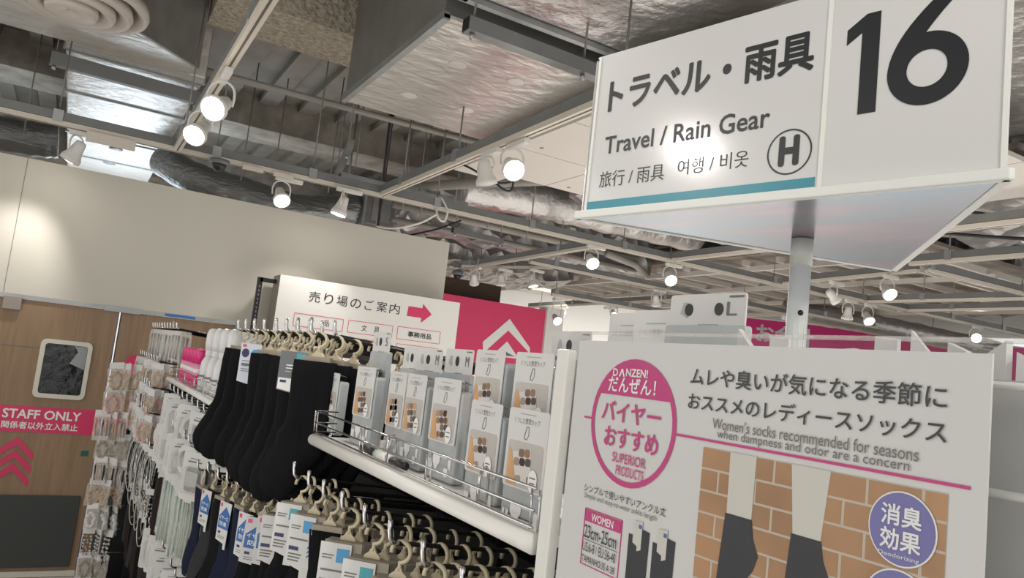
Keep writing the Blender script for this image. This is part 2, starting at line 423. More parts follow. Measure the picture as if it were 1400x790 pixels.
# brown-topped pink wall, white column, far white wall
struct('wall_pink', MB().box(4.2, 6.31, 10, 10.15, 0, 2.93).prism([(4.2, 10), (4.2, 10.0), (4.3, 10.0)], 0, 0.01), 'pink_wall')
wp = bpy.data.objects['wall_pink']
for pts in ([(5.683, 2.709), (5.275, 2.315), (5.30, 2.15), (5.683, 2.536), (6.10, 2.235), (6.092, 2.32)],
            [(5.683, 2.369), (5.45, 2.13), (5.92, 2.13)]):
    obj('chevron', MB().slab(pts, 9.992, 9.9995), 'white', wp)
struct('wall_upper', MB().box(3.2, 5.62, 10.25, 10.35, 2.7, 3.21), 'brown_wall')
struct('trim_6', MB().box(6.31, 6.62, 9.95, 10.2, 0, 2.98), 'white_wall')
struct('wall_right', MB().box(6.62, 26, 15, 15.2, 0, 3.95), 'white_wall')
struct('wall_left', MB().box(3.05, 7.0, 17.8, 18, 0, 4.8), 'white_wall')

# ================================================================== CEILING SERVICES
# --- foil duct running away over the partition, with its plenum and round diffuser
t = thing('foil_duct', 'silver foil duct widening into a plenum, top left corner', 'duct', (0.15, 6.5, 3.9))
def L(mb, o):                       # shift a mesh built in world coordinates into the frame of its thing
    ox, oy, oz = o.location
    mb.v = [(v[0] - ox, v[1] - oy, v[2] - oz) for v in mb.v]; return mb
obj('trunk', L(MB().box(-0.33, 0.62, 6.28, 12.5, 3.9, 4.35), t), 'foilsmooth', t, bevel=0.01)
obj('plenum', L(MB().prism([(0.53, 6.02), (0.50, 6.28), (-3.5, 6.28), (-3.5, 3.3), (-2.3, 3.3)], 3.9, 4.70), t), 'foilsmooth', t)
obj('side_sheet', L(MB().prism([(0.54, 6.02), (0.52, 6.04), (-2.31, 3.31), (-2.29, 3.29)], 3.88, 4.71), t), 'galvdark', t)
for y in (6.40, 7.6, 8.55, 9.2, 10.4):
    obj('flange', L(MB().box(-0.345, 0.635, y, y + 0.03, 3.885, 4.36), t), 'galv', t)
for i, (x, y) in enumerate(((0.15, 9.6), (0.12, 10.5))):
    obj('washer', MB().lathe([(0.07, -0.012), (0.07, 0)], (x - 0.15, y - 6.5, 0), 12), 'galvdark', t)
dz = thing('round_diffuser', 'cream round ceiling diffuser with stepped rings, top left', 'air vent', (-0.28, 5.36, 3.88))
for r0, r1, zz in ((0.43, 0.36, 0.0), (0.34, 0.26, -0.03), (0.245, 0.165, -0.05), (0.15, 0.001, -0.065)):
    obj('ring', MB().lathe([(r1, zz + 0.02), (r1 + 0.004, zz - 0.01), ((r0 + r1) / 2, zz - 0.03), (r0 - 0.01, zz - 0.035), (r0, zz - 0.01), (r0 - 0.01, zz + 0.04)], n=40), 'cream', dz)
def channel(name, label, p, q, zt, hangers, wd=0.05, ht=0.06, group=None, slots=True, m='channel'):
    """steel channel with threaded rods up to the deck"""
    t = thing(name, label, 'ceiling rail', (p[0], p[1], zt), 0, group)
    a, b = Vector((0, 0, ht / 2)), Vector((q[0] - p[0], q[1] - p[1], ht / 2))
    obj('channel', MB().bar(a, b, wd, ht), m, t)
    obj('end_cap', MB().bar(a - (b - a).normalized() * 0.004, a, wd * 0.9, ht * 0.9), 'black', t)
    for h in hangers:
        c = a.lerp(b, h)
        obj('hanger_rod', MB().tube([(c.x, c.y, ht), (c.x, c.y, 4.74 - zt)], 0.006, 6), 'galvdark', t)
        obj('nut', MB().lathe([(0.014, -0.03), (0.014, 0.0)], (c.x, c.y, 0), 6), 'galv', t)
    return t
channel('support_channel', 'grey steel channel strapped under the foil duct, top left', (-0.42, 6.55), (0.64, 6.62), 3.78, (0.03, 0.97), 0.06, 0.10)
channel('support_channel', 'grey steel channel under the large white-bottomed duct, top centre', (1.42, 3.24), (2.7, 3.27), 3.5, (0.03, 0.55), 0.07, 0.07)
channel('support_channel', 'short dark channel end pointing at camera above the partition', (2.02, 7.3), (1.72, 5.9), 3.55, (0.1, 0.8), 0.05, 0.06)
channel('support_channel', 'pale channel bridging behind the centre rail', (1.95, 6.9), (3.3, 6.95), 3.5, (0.1, 0.6), 0.06, 0.07, m='galv')
channel('support_channel', 'short grey channel beyond the partition corner', (3.33, 7.28), (3.98, 7.35), 3.3, (0.05, 0.95), 0.05, 0.06)

# --- box duct with white foil underside
t = thing('box_duct', 'large box duct with dull metal side and pale foil underside', 'duct', (2.2, 4.4, 3.7))
obj('duct_body', L(MB().box(1.45, 3.4, 3.60, 5.28, 3.72, 4.71), t), 'galvdark', t)
obj('underside', L(MB().box(1.435, 3.4, 3.57, 5.30, 3.70, 3.72), t), 'foilsmooth', t)
obj('corner_strip', L(MB().box(1.43, 1.47, 3.57, 5.30, 3.69, 3.735), t), 'galv', t)
for x, y in ((1.77, 4.09), (2.16, 4.06), (1.755, 4.82), (2.17, 4.78)):
    obj('washer', L(MB().lathe([(0.03, 3.693), (0.055, 3.695), (0.06, 3.70)], (x, y, 0), 18), t), 'panelw', t)
t = thing('foil_duct', 'crumpled foil duct crossing above the aisle sign, top centre', 'duct', (3, 2.6, 3.9))
obj('duct_body', L(MB().box(1.43, 5.1, 1.5, 3.44, 3.78, 4.4), t), 'foil', t, bevel=0.05)
obj('flange', L(MB().box(1.42, 1.50, 1.48, 3.46, 3.76, 4.42), t), 'galvdark', t)
obj('seam_strip', L(MB().box(1.43, 5.1, 3.43, 3.47, 3.76, 3.80), t), 'galv', t)

# --- white ceiling boards to the right of the centre rail
t = thing('suspended_ceiling', 'beige suspended ceiling boards beside the centre rail', 'ceiling panel', (3.5, 4, 3.5))
for i in range(4):
    for j in range(4):
        x, y = 2.53 + i * 0.75, 2.4 + j * 0.755
        obj('panel', L(MB().box(x, x + 0.742, y, y + 0.747, 3.50, 3.53), t), 'panelw', t)
        obj('screw', L(MB().lathe([(0.014, 3.494), (0.016, 3.50)], (x + 0.15, y + 0.62, 0), 8), t), 'pipe', t)

# --- flexible ducts behind the partition
def flex_pts(ps, n=40):
    out = []
    for i in range(n + 1):
        f = i / n * (len(ps) - 1); k = min(int(f), len(ps) - 2); u = f - k
        P0 = Vector(ps[max(k - 1, 0)]); P1 = Vector(ps[k]); P2 = Vector(ps[k + 1]); P3 = Vector(ps[min(k + 2, len(ps) - 1)])
        out.append(0.5 * ((2 * P1) + (P2 - P0) * u + (2 * P0 - 5 * P1 + 4 * P2 - P3) * u * u + (3 * P1 - P0 - 3 * P2 + P3) * u ** 3))
    return out
def flexduct(label, ps, r, m='flex', n=36, name='flexible_duct'):
    pts = flex_pts(ps, n)
    rr = [r * (1 + 0.035 * math.sin(i * 1.9) + random.uniform(-0.03, 0.03)) for i in range(len(pts))]
    o = obj(name, MB().tube(pts, rr, 20), m)
    return tag(o, label, 'duct')
flexduct('dark silver flexible duct left of the bright duct above partition', [(-4, 8.6, 3.58), (-2, 8.6, 3.58), (-0.75, 8.6, 3.6), (-0.36, 8.6, 3.64)], 0.17)
flexduct('dark silver flexible duct sagging above the partition, right of bright duct', [(0.60, 8.9, 3.74), (0.9, 8.6, 3.56), (1.4, 8.55, 3.50), (1.9, 8.55, 3.44), (2.3, 8.6, 3.50), (2.7, 8.6, 3.60)], 0.17)
t = thing('duct_box', 'grey metal duct box at the end of the flexible duct', 'duct', (3.0, 8.6, 3.46))
obj('box_body', L(MB().box(2.72, 3.08, 8.4, 8.8, 3.42, 3.82), t), 'galvdark', t, bevel=0.006)
obj('collar', L(MB().box(2.69, 2.72, 8.38, 8.82, 3.40, 3.84), t), 'galv', t)
obj('access_door', L(MB().box(2.80, 3.02, 8.392, 8.40, 3.47, 3.75), t), 'galv', t)

# --- pipes and lagged ducts
def pipe(label, ps, r, m='pipe', name='ceiling_pipe', n=2, seg=10):
    t = tag(obj(name, MB().tube(ps, r, seg), m), label, 'pipe')
    return t
pipe('grey conduit pipe running left to right under the steel deck', [(-0.2, 6.42, 4.0), (4.2, 6.25, 4.0)], 0.028)
pipe('beige pipe beyond the partition corner, upper of two', [(2.9, 8.0, 3.62), (6.4, 8.0, 3.60)], 0.045)
pipe('beige pipe beyond the partition corner, lower of two', [(3.0, 8.25, 3.50), (6.6, 8.25, 3.50)], 0.035)
pipe('lagged grey pipe slanting past the lit centre spotlight', [(2.55, 7.5, 3.62), (3.1, 6.5, 3.66), (3.7, 5.7, 3.70), (4.4, 5.0, 3.72)], 0.05)
pipe('white branch pipe near the first aisle sign edge', [(5.6, 7.6, 3.5), (6.3, 7.9, 3.5), (7.0, 8.5, 3.5)], 0.045)
flexduct('lagged round duct under the ceiling beside the aisle sign', [(3.4, 7.35, 3.84), (4.2, 7.2, 3.88), (5.2, 7.1, 3.88), (6.5, 7.05, 3.88)], 0.24, 'foil', name='lagged_duct')
flexduct('long lagged duct far behind the sign pole', [(9.9, 8.5, 3.42), (10.7, 8.1, 3.38), (11.4, 7.9, 3.36), (13.1, 7.9, 3.36), (15, 7.9, 3.36)], 0.17, 'foil', name='lagged_duct')
def crumpled(name, label, x0, x1, y0, y1, z0, z1, amp=0.05, m='crumple'):
    mb = MB(); nx = max(4, int((x1 - x0) / 0.22)); ny = max(4, int((y1 - y0) / 0.22))
    rnd = random.Random(sum(map(ord, label)))
    g = [[(x0 + (x1 - x0) * i / nx, y0 + (y1 - y0) * j / ny, z0 + rnd.uniform(-amp, amp)) for i in range(nx + 1)] for j in range(ny + 1)]
    vs = [p for row in g for p in row]; W = nx + 1
    mb.add(vs, [(j * W + i, (j + 1) * W + i, (j + 1) * W + i + 1, j * W + i + 1) for j in range(ny) for i in range(nx)])
    # skirts up to z1
    loop = [g[0][i] for i in range(nx + 1)] + [g[j][nx] for j in range(1, ny + 1)] + [g[ny][i] for i in range(nx - 1, -1, -1)] + [g[j][0] for j in range(ny - 1, 0, -1)]
    k = len(loop)
    mb.add(loop + [(p[0] + rnd.uniform(-amp, amp), p[1] + rnd.uniform(-amp, amp), z1) for p in loop],
           [(i, (i + 1) % k, k + (i + 1) % k, k + i) for i in range(k)] + [[k + i for i in range(k)]])
    return tag(obj(name, mb, m), label, 'duct')
crumpled('foil_wrapped_duct', 'crumpled foil wrapped duct above the pink wall', 3.3, 7.15, 8.6, 9.15, 3.55, 4.1)
crumpled('foil_wrapped_duct', 'second foil wrapped duct deep behind the pipes', 3.4, 7.15, 10.6, 12.4, 3.5, 4.2, 0.07)
crumpled('foil_wrapped_duct', 'broad dark foil wrapped duct right of the aisle sign', 5.2, 8.2, -2.0, 4.4, 3.75, 4.4, 0.06)
crumpled('foil_wrapped_duct', 'pale foil sheet wrapped duct far behind the sign pole', 9.8, 14.0, 5.0, 8.6, 3.86, 4.3, 0.06)
crumpled('foil_wrapped_duct', 'foil wrapped duct between suspended boards and the cross rail', 4.3, 7.2, 5.7, 6.6, 3.75, 4.3, 0.06)

# --- louvered board ceiling far right
t = thing('louvered_ceiling', 'brown boards with white slats hanging beyond the sign pole', 'ceiling panel', (9, 8, 3.62))
obj('board', L(MB().box(7.2, 11.5, 4.6, 13.5, 3.70, 3.74), t), 'slatb', t)
for i in range(17):
    y = 4.7 + i * 0.54
    obj('slat', L(MB().box(7.2, 11.5, y, y + 0.05, 3.58, 3.65), t), 'panelw', t)
for i in range(4):
    x = 7.3 + i * 1.35
    obj('runner', L(MB().box(x, x + 0.06, 4.6, 13.5, 3.52, 3.58), t), 'panelw', t)

# --- hanging strut, cables
pipe('black diagonal strut behind the centre rail', [(2.02, 5.9, 4.3), (2.72, 7.9, 3.30)], 0.022, 'blackmetal', 'diagonal_strut', seg=6)
def cable(label, ps, r, m='blackcable'):
    return tag(obj('cable', MB().tube(flex_pts(ps, 28), r, 6), m), label, 'cable')
cable('black cable loop hanging beside the unlit centre spotlight', [(2.55, 5.6, 3.66), (2.62, 5.3, 3.50), (2.66, 5.1, 3.32), (2.78, 5.1, 3.30), (2.85, 5.2, 3.48), (2.9, 5.3, 3.6)], 0.009)
cable('black cable draped from box behind the centre rail', [(2.35, 5.6, 3.55), (2.55, 5.5, 3.52), (2.8, 5.4, 3.42), (2.95, 5.4, 3.46)], 0.009)
cable('white cable sagging from cross rail down to the partition', [(2.30, 6.7, 3.10), (2.42, 6.55, 3.09), (2.6, 6.4, 3.16), (2.72, 6.32, 3.26)], 0.010, 'lampw')
cable('white cable looped around the cross rail', [(2.70, 6.24, 3.40), (2.76, 6.20, 3.28), (2.74, 6.2, 3.18), (2.68, 6.2, 3.20), (2.66, 6.22, 3.28)], 0.010, 'lampw')
cable('thin black cable pair end running to the partition corner', [(2.62, 6.8, 3.08), (2.85, 6.6, 3.17), (3.0, 6.4, 3.26)], 0.009)
cable('upper black cable swagged right of the aisle sign', [(5.6, 3.75, 3.58), (5.8, 3.3, 3.52), (6.3, 3.0, 3.48), (6.8, 2.7, 3.56)], 0.014)
cable('lower black cable swagged right of the aisle sign', [(5.6, 4.0, 3.50), (5.8, 3.7, 3.42), (6.2, 3.2, 3.38), (7.0, 2.8, 3.46)], 0.014)
t = thing('junction_box', 'beige junction box above the unlit centre spotlight', 'box', (2.62, 5.7, 3.55))
obj('box_body', MB().box(-0.02, 0.42, -0.12, 0.12, 0, 0.14), 'panelw', t, bevel=0.01)
obj('box_lid', MB().box(-0.04, 0.44, -0.14, 0.14, 0.10, 0.15), 'panelw', t)
for i, (x, y) in enumerate(((1.25, 7.9), (1.6, 8.1), (2.05, 7.6), (2.35, 8.0), (2.45, 8.3), (2.9, 7.7), (3.2, 7.9), (-0.6, 7.9), (3.0, 7.0), (3.1, 6.8), (3.9, 7.6), (4.6, 7.9), (5.4, 8.2))):
    tag(obj('threaded_rod', MB().tube([(x, y, 3.5), (x, y, 4.80)], 0.007, 6), 'galvdark'), 'thin threaded rod hanging behind the rails, %s of its row' % ORD[i], 'rod', 'threaded rods above the partition')

# --- suspended lighting rails
def rail(label, p, q, hang, z=3.3, top=4.74):
    """grey channel on top, cream lighting track beneath"""
    t = thing('lighting_rail', label, 'ceiling rail', (p[0], p[1], z), 0)
    a, b = Vector((0, 0, 0)), Vector((q[0] - p[0], q[1] - p[1], 0)); d = (b - a).normalized(); n = Vector((-d.y, d.x, 0))
    obj('channel', MB().bar(a + Vector((0, 0, 0.045)), b + Vector((0, 0, 0.045)), 0.045, 0.06), 'channel', t)
    obj('track', MB().bar(a + Vector((0, 0, -0.006)), b + Vector((0, 0, -0.006)), 0.052, 0.034), 'track', t)
    obj('slot', MB().bar(a + Vector((0, 0, -0.0235)), b + Vector((0, 0, -0.0235)), 0.010, 0.003), 'slot', t)
    for h in hang:
        h, tp = h if isinstance(h, tuple) else (h, top)
        c = a.lerp(b, h)
        obj('hanger_rod', MB().tube([(c.x, c.y, 0.07), (c.x, c.y, tp - z)], 0.006, 6), 'galvdark', t)
        obj('clip', MB().box(c.x - 0.032, c.x + 0.032, c.y - 0.032, c.y + 0.032, 0.0, 0.085), 'galv', t)
    return t
rail('long cross rail running left to right above the white partition', (-3.0, 6.24), (9.6, 6.28), ((0.17, 3.9), (0.215, 3.9), 0.30, 0.36, 0.45, 0.53, (0.62, 3.75), 0.8))
rail('left rail coming toward the camera with two lit spotlights', (0.50, 6.2), (0.50, -3.0), ((0.04, 4.3), 0.3, 0.5, 0.8))
rail('centre rail coming toward the camera, left of the aisle sign', (2.14, 6.2), (2.09, -3.0), ((0.05, 4.3), (0.16, 3.7), (0.36, 3.78), 0.8))
rail('dark rail beyond the cross rail above the pink wall', (4.68, 9.85), (4.55, 6.4), ((0.06, 3.55), (0.20, 3.55), 0.8))
rail('rail beyond the cross rail, left of sign pole', (4.8, 8.1), (12.5, 8.3), (0.05, 0.3, 0.5, (0.8, 3.68)))
rail('rail under the suspended boards meeting cross rail behind the sign', (5.45, 6.2), (5.3, -3.0), (0.12, (0.4, 3.75), (0.7, 3.75)))
rail('near right rail running toward the picture edge', (6.5, 4.2), (6.35, -3.0), (0.05, 0.2, 0.5), top=3.75)
rail('slanting right rail with black end cap right of the sign tip', (6.83, 4.24), (8.4, 4.15), (0.02, 0.95), top=3.75)
rail('far right upper rail under the louvered ceiling', (8.6, 6.1), (8.9, -1.0), (0.1, 0.3, 0.6))
rail('far right lower rail under the louvered ceiling', (9.4, 6.2), (9.4, -1.0), (0.1, 0.3, 0.6))
rail('farthest right rail behind the sign pole', (9.4, 7.8), (15, 7.75), (0.1, 0.3, 0.6), top=3.68)
rail('right rail crossing behind the sign pole', (7.9, 6.12), (14, 5.95), (0.1, (0.4, 3.68), (0.6, 3.68)))
rail('far rail hanging in front of the pink wall', (6.0, 9.4), (9.6, 9.4), (0.02, 0.4, 0.9), z=3.12)
rail('distant rail hanging toward the far white wall', (8.1, 13.5), (7.9, 8.6), (0.1, (0.35, 3.5), (0.9, 3.55)), z=3.3)
rail('short rail carrying three small spotlights above pink wall', (4.56, 9.5), (5.20, 8.2), ((0.1, 3.55), (0.6, 3.55)))
rail('short link rail under the sign tip', (6.84, 4.34), (7.12, 6.15), (0.1, 0.9))

# --- spotlights
LN = 0
def spotlight(label, x, y, aim, on=True, z=3.12, yaxis=False, power=1.0, zt=3.276, cone=95):
    """track adapter, arched bracket, tapered head, lens; the lens points along aim"""
    global LN
    t = thing('track_spotlight', label, 'spotlight', (x, y, z))
    h = zt - z
    if yaxis: ab = MB().box(-0.02, 0.02, -0.16, 0.06, h - 0.034, h)
    else: ab = MB().box(-0.06, 0.16, -0.02, 0.02, h - 0.034, h)
    obj('adapter', ab, 'lampw', t, bevel=0.004)
    aim = Vector(aim).normalized()
    mt = aim.to_track_quat('Z', 'Y').to_matrix()
    side = aim.cross(Vector((0, 0, 1))).normalized() if abs(aim.z) < 0.98 else Vector((1, 0, 0))
    arc = []
    for i in range(15):
        u = -1 + 2 * i / 14
        arc.append(side * 0.068 * math.sin(u * PI * 0.62) / 0.93 + Vector((0, 0, (h - 0.034) * math.cos(u * PI / 2) ** 0.8)))
    obj('bracket', MB().tube(arc, 0.007, 6), 'lampw', t)
    obj('housing', MB().lathe([(0.020, -0.085), (0.034, -0.080), (0.040, -0.05), (0.046, -0.01), (0.054, 0.02), (0.066, 0.045), (0.069, 0.05), (0.069, 0.078), (0.062, 0.078)], n=20, mtx=mt), 'lampw', t)
    obj('lens', MB().lathe([(0.061, 0.076), (0.061, 0.0785), (0.03, 0.084), (0.004, 0.086)], n=20, mtx=mt), 'glow' if on else 'lensoff', t)
    if on and power > 0:
        ld = bpy.data.lights.new('spot_beam', 'SPOT'); ld.energy = LAMP_W * power; ld.spot_size = R(cone); ld.spot_blend = 0.8
        ld.shadow_soft_size = 0.05; ld.color = (1.0, 0.955, 0.90)
        lo = bpy.data.objects.new('spot_beam', ld); COL.objects.link(lo); lo.parent = t
        lo.location = aim * 0.10; lo.rotation_euler = aim.to_track_quat('-Z', 'Y').to_euler()
    return t
S = spotlight
S('lit spotlight on the left rail, nearer the camera of two', 0.50, 4.18, (-0.55, -0.85, -0.62), z=3.11, yaxis=True, power=0.8)
S('lit spotlight on the left rail, nearer the cross rail', 0.49, 4.83, (-0.45, -0.75, -0.75), z=3.12, yaxis=True, power=0.8)
S('spotlight turned to the partition left end, back to camera', -0.15, 6.27, (-0.42, 0.30, -1.0), z=3.12, power=1.2, cone=80)
S('lit spotlight on the cross rail over the partition left half', 1.32, 6.3, (0.05, -0.75, -0.7), z=3.12, power=0.8)
S('white spotlight pointing down onto the guide board', 1.80, 6.20, (-0.22, 0.10, -1.0), z=3.12, power=1.1)
S('large glaring spotlight on the centre rail', 2.14, 3.95, (-0.2, -0.9, -0.55), z=3.13, yaxis=True, power=0.8)
S('unlit spotlight beside the glaring centre spotlight', 2.12, 4.25, (0.35, 0.1, -1.0), on=False, z=3.14, yaxis=True)
S('lit spotlight on the cross rail below the sign left corner', 4.42, 6.26, (-0.2, -0.8, -0.6), z=3.12, power=0.8)
S('lit spotlight on cross rail left of the sign pole', 5.5, 6.3, (-0.3, -0.8, -0.6), z=3.12, power=0.8)
S('white spotlight facing the pink wall, leftmost of three', 4.66, 9.3, (0.4, 0.5, -0.8), on=False, z=3.12, yaxis=True)
S('white spotlight facing the pink wall, middle of three', 4.86, 8.9, (0.2, 0.2, -1.0), on=False, z=3.12)
S('lit spotlight above the pink wall, rightmost of three', 5.08, 8.45, (0.2, -0.2, -1.0), z=3.12)
S('lit spotlight at the pink wall right edge', 6.12, 9.4, (-0.1, -0.8, -0.5), z=2.77, zt=3.10, power=0.7)
S('bright spotlight washing the far white wall', 8.07, 12.2, (0.25, 0.9, -0.4), z=3.12, yaxis=True, power=1.5)
S('lit spotlight in front of the far white wall', 7.99, 10.5, (-0.3, -0.8, -0.6), z=3.12, yaxis=True)
S('tilted white spotlight right of the sign pole, nearer', 7.05, 5.42, (0.6, -0.2, -0.5), z=3.12, zt=3.28, power=0.7)
S('brilliant spotlight under the sign tip', 6.86, 4.66, (-0.3, -0.7, -0.6), z=3.12, zt=3.28, power=0.8)
S('lit spotlight low beside the sign pole', 8.62, 6.1, (-0.3, -0.6, -0.7), z=3.10, power=0.8)
S('unlit spotlight low beside the sign pole', 8.25, 6.11, (0.1, 0.2, -1), on=False, z=3.10)
S('most brilliant spotlight above the poster right half', 10.8, 5.97, (-0.72, -0.62, -0.3), z=3.12, power=1.2)
S('unlit spotlight above the tall card marked L', 6.9, 8.13, (0.4, 0.2, -0.9), on=False, z=3.12)
for i, (x, y) in enumerate(((9.0, 9.41), (8.0, 9.41))):
    S('small %s unlit spotlight far behind on the hanging rail' % ('right' if i == 0 else 'left'), x, y, (0, 0.5, -0.8), on=False, z=2.95, zt=3.095)
# the same rails carry spotlights over the near aisle, above and behind the camera
for x, y, a in ((0.50, 1.2, (0.3, 0.2, -1)), (0.50, -0.6, (0.25, 0.6, -0.9)), (2.10, 1.8, (-0.35, 0.1, -1)), (2.10, -0.5, (-0.6, 0.5, -0.8)),
                (0.5, -1.8, (0.1, 0.9, -0.6))):
    S('spotlight out of frame over the near aisle, %s along the %s rail' % ({1.2: 'farthest', -0.6: 'middle', -1.8: 'nearest', 1.8: 'farther', -0.5: 'nearer'}[y], 'left' if x < 1 else 'centre'), x, y, a, z=3.12, yaxis=True, power=0.7)['group'] = 'spotlights over the near aisle'

rail('rail over the near aisle on the left, out of frame', (-1.8, 5.0), (-1.8, -3.0), (0.1, 0.5, 0.9))
S('spotlight mirrored in the glossy aisle sign face', -1.80, 1.80, (0.93, -0.354, -0.315), z=3.12, yaxis=True, power=0.8)
t = thing('dome_camera', 'black dome security camera under the cross rail', 'camera', (0.80, 6.15, 3.24))
obj('mount', MB().lathe([(0.055, -0.01), (0.075, 0.0), (0.075, 0.025), (0.03, 0.036)], n=20), 'labelgrey', t)
obj('dome', MB().lathe([(0.002, -0.062), (0.025, -0.058), (0.045, -0.042), (0.054, -0.02), (0.055, -0.008)], n=20), 'black', t)
t = thing('dome_camera', 'small dark dome camera near the pink wall top left', 'camera', (4.62, 9.75, 3.2))
obj('mount', MB().lathe([(0.06, -0.01), (0.08, 0.0), (0.08, 0.05), (0.03, 0.07)], n=16), 'labelgrey', t)
obj('dome', MB().lathe([(0.002, -0.07), (0.035, -0.062), (0.055, -0.03), (0.06, -0.008)], n=16), 'black', t)
for i, x in enumerate((0.98, 1.22)):
    tag(obj('rail_plate', MB().box(x, x + 0.16, 6.20, 6.215, 3.25, 3.285), 'track'), ['cream plate clipped beside the dome camera', 'cream plate clipped right of the dome camera'][i], 'plate')
tag(obj('rail_plate', MB().box(-0.10, 0.22, 6.19, 6.21, 3.20, 3.275), 'track'), 'cream plate under the cross rail in front of bright duct', 'plate')

# checkout banner, hung across the far right
bt = thing('checkout_banner', 'long pink hanging banner with white checkout lettering, behind sign pole', 'banner', (11.87, 11.0, 3.0), -0.55)
obj('cloth', MB().box(-0.25, 14.0, 0, 0.03, -0.25, 0.55), 'banner', bt)
obj('hem', MB().box(-0.25, 14.0, -0.005, 0.035, 0.55, 0.575), 'white', bt)
txt('お会計', 'white', bt, 0.10, 1.26, 0.09, 0.47, -0.01, 0.03)

# ================================================================== AISLE SIGN
SY = math.atan2(-0.9718, 0.2357)
sg = thing('aisle_sign', 'three-sided white aisle sign numbered 16 on a pale pole', 'sign', (0.702, 1.044, 2.17), SY)
SW = 0.6195; ax, ay = SW / 2, SW * math.sqrt(3) / 2     # apex of the triangle, behind the face
tri = [(0.0, 0.0), (SW, 0.0), (ax, ay)]
def inset(pts, k):
    cx = sum(p[0] for p in pts) / 3; cy = sum(p[1] for p in pts) / 3
    return [(cx + (p[0] - cx) * k, cy + (p[1] - cy) * k) for p in pts]
o = obj('underside', MB().prism(inset(tri, 0.985), -0.002, 0.0), 'pearlescent', sg)
tag(o, 'pearlescent mirror underside')
for i in range(3):
    a, b = Vector((*tri[i], 0)), Vector((*tri[(i + 1) % 3], 0)); d = (b - a).normalized()
    obj('bottom_rail', MB().bar(a - d * 0.004 + Vector((0, 0, 0.003)), b + d * 0.004 + Vector((0, 0, 0.003)), 0.012, 0.014), 'signedge', sg, bevel=0.002)
for i in range(3):
    tr2 = inset(tri, 0.985)
    a, b = Vector((*tr2[i], 0)), Vector((*tr2[(i + 1) % 3], 0)); d = (b - a).normalized(); nrm = Vector((d.y, -d.x, 0))
    if i == 0: continue
    m_ = MB(); m_.bar(a + Vector((0, 0, 0.14)), b + Vector((0, 0, 0.14)), 0.004, 0.265)
    obj('sheet', m_, 'signwhite', sg)
obj('corner_strip', MB().box(0.0125, 0.0175, -0.001, 0.006, 0.008, 0.276), 'signedge', sg)
obj('corner_strip', MB().box(0.612, 0.617, -0.001, 0.006, 0.008, 0.276), 'signedge', sg)
shl = obj('sheet', MB().box(0.0175, 0.408, 0.001, 0.004, 0.009, 0.276), 'signwhite', sg)
tag(shl, 'sheet with the aisle wording')
shr = obj('sheet', MB().box(0.412, 0.612, 0.001, 0.004, 0.009, 0.276), 'signwhite', sg)
tag(shr, 'sheet with the number 16')
obj('joint_strip', MB().box(0.407, 0.413, -0.0005, 0.005, 0.009, 0.276), 'signedge', sg)
obj('top_panel', MB().prism(inset(tri, 0.98), 0.276, 0.279), 'signwhite', sg)
obj('teal_bar', MB().box(0.0178, 0.4035, 0.0003, 0.0012, 0.0115, 0.0245), 'teal', shl)
txt('トラベル・雨具', 'ink', shl, 0.0405, 0.391, 0.172, 0.2285, 0.0004, 0.028)
txt('Travel / Rain Gear', 'ink', shl, 0.0425, 0.334, 0.1025, 0.1325, 0.0004, 0.022)
txt('旅行 / 雨具', 'ink', shl, 0.0385, 0.166, 0.0465, 0.0730, 0.0004, 0.0)
txt('여행 / 비옷', 'ink', shl, 0.190, 0.3065, 0.0500, 0.0745, 0.0004, 0.0)
obj('letter_ring', ring_mb(0.3655, 0.0632, 0.0315, 0.0315, 0.0022, 0.0004, 0), 'ink', shl)
txt('H', 'ink', shl, 0.3505, 0.3795, 0.0437, 0.0860, 0.0004, 0.055)
obj('lettering', MB().slab([(0.4525, 0.0995), (0.4745, 0.0995), (0.4745, 0.2315), (0.4575, 0.2315), (0.4335, 0.2150), (0.4335, 0.1945), (0.4525, 0.2075)], 0.0003, 0.0008), 'ink', shr)
six = ring_mb(0.5310, 0.1435, 0.0450, 0.0455, 0.0225, 0.0003, 0, 48)
o_ = []; i_ = []
for k in range(13):                                     # curved stem of the 6
    f = k / 12.0
    o_.append((0.4862 + 0.052 * f ** 1.9, 0.1440 + 0.0875 * f))
    i_.append((0.5085 + 0.0560 * f ** 1.55, 0.1440 + 0.0875 * f))
six.add([(p[0], 0.00028, p[1]) for p in o_ + i_], [(k, 13 + k, 13 + k + 1, k + 1) for k in range(12)])
obj('lettering', six, 'ink', shr)
pc = Vector((0.3, 0.173, 0))                            # pole in the frame of the sign
pm = Matrix.Rotation(-SY, 3, 'Z') @ (Vector((0.999, 0.832, 0)) - Vector((0.702, 1.044, 0)))
obj('pole', MB().lathe([(0.0165, -1.1), (0.0165, -0.045)], (pm.x, pm.y, 0), 20), 'postg', sg)
obj('pole_sleeve', MB().lathe([(0.0175, -0.046), (0.0175, -0.003)], (pm.x, pm.y, 0), 20), 'signedge', sg)
hv = Vector((-0.55, -0.83, 0)).normalized(); hv2 = Matrix.Rotation(-SY, 3, 'Z') @ hv
hm = hv2.to_track_quat('Z', 'Y').to_matrix()
obj('bolt_hole', MB().lathe([(0.0045, 0.0), (0.0045, 0.0006)], (pm.x + hv2.x * 0.0163, pm.y + hv2.y * 0.0163, -0.124), 12, hm), 'black', sg)
for an in (-0.5, 0.0, 0.5):
    v = Matrix.Rotation(an, 3, 'Z') @ hv2
    obj('pole_rib', MB().box(pm.x + v.x * 0.0165 - 0.0008, pm.x + v.x * 0.0165 + 0.0008, pm.y + v.y * 0.0165 - 0.0008, pm.y + v.y * 0.0165 + 0.0008, -1.1, -0.14), 'postg', sg)

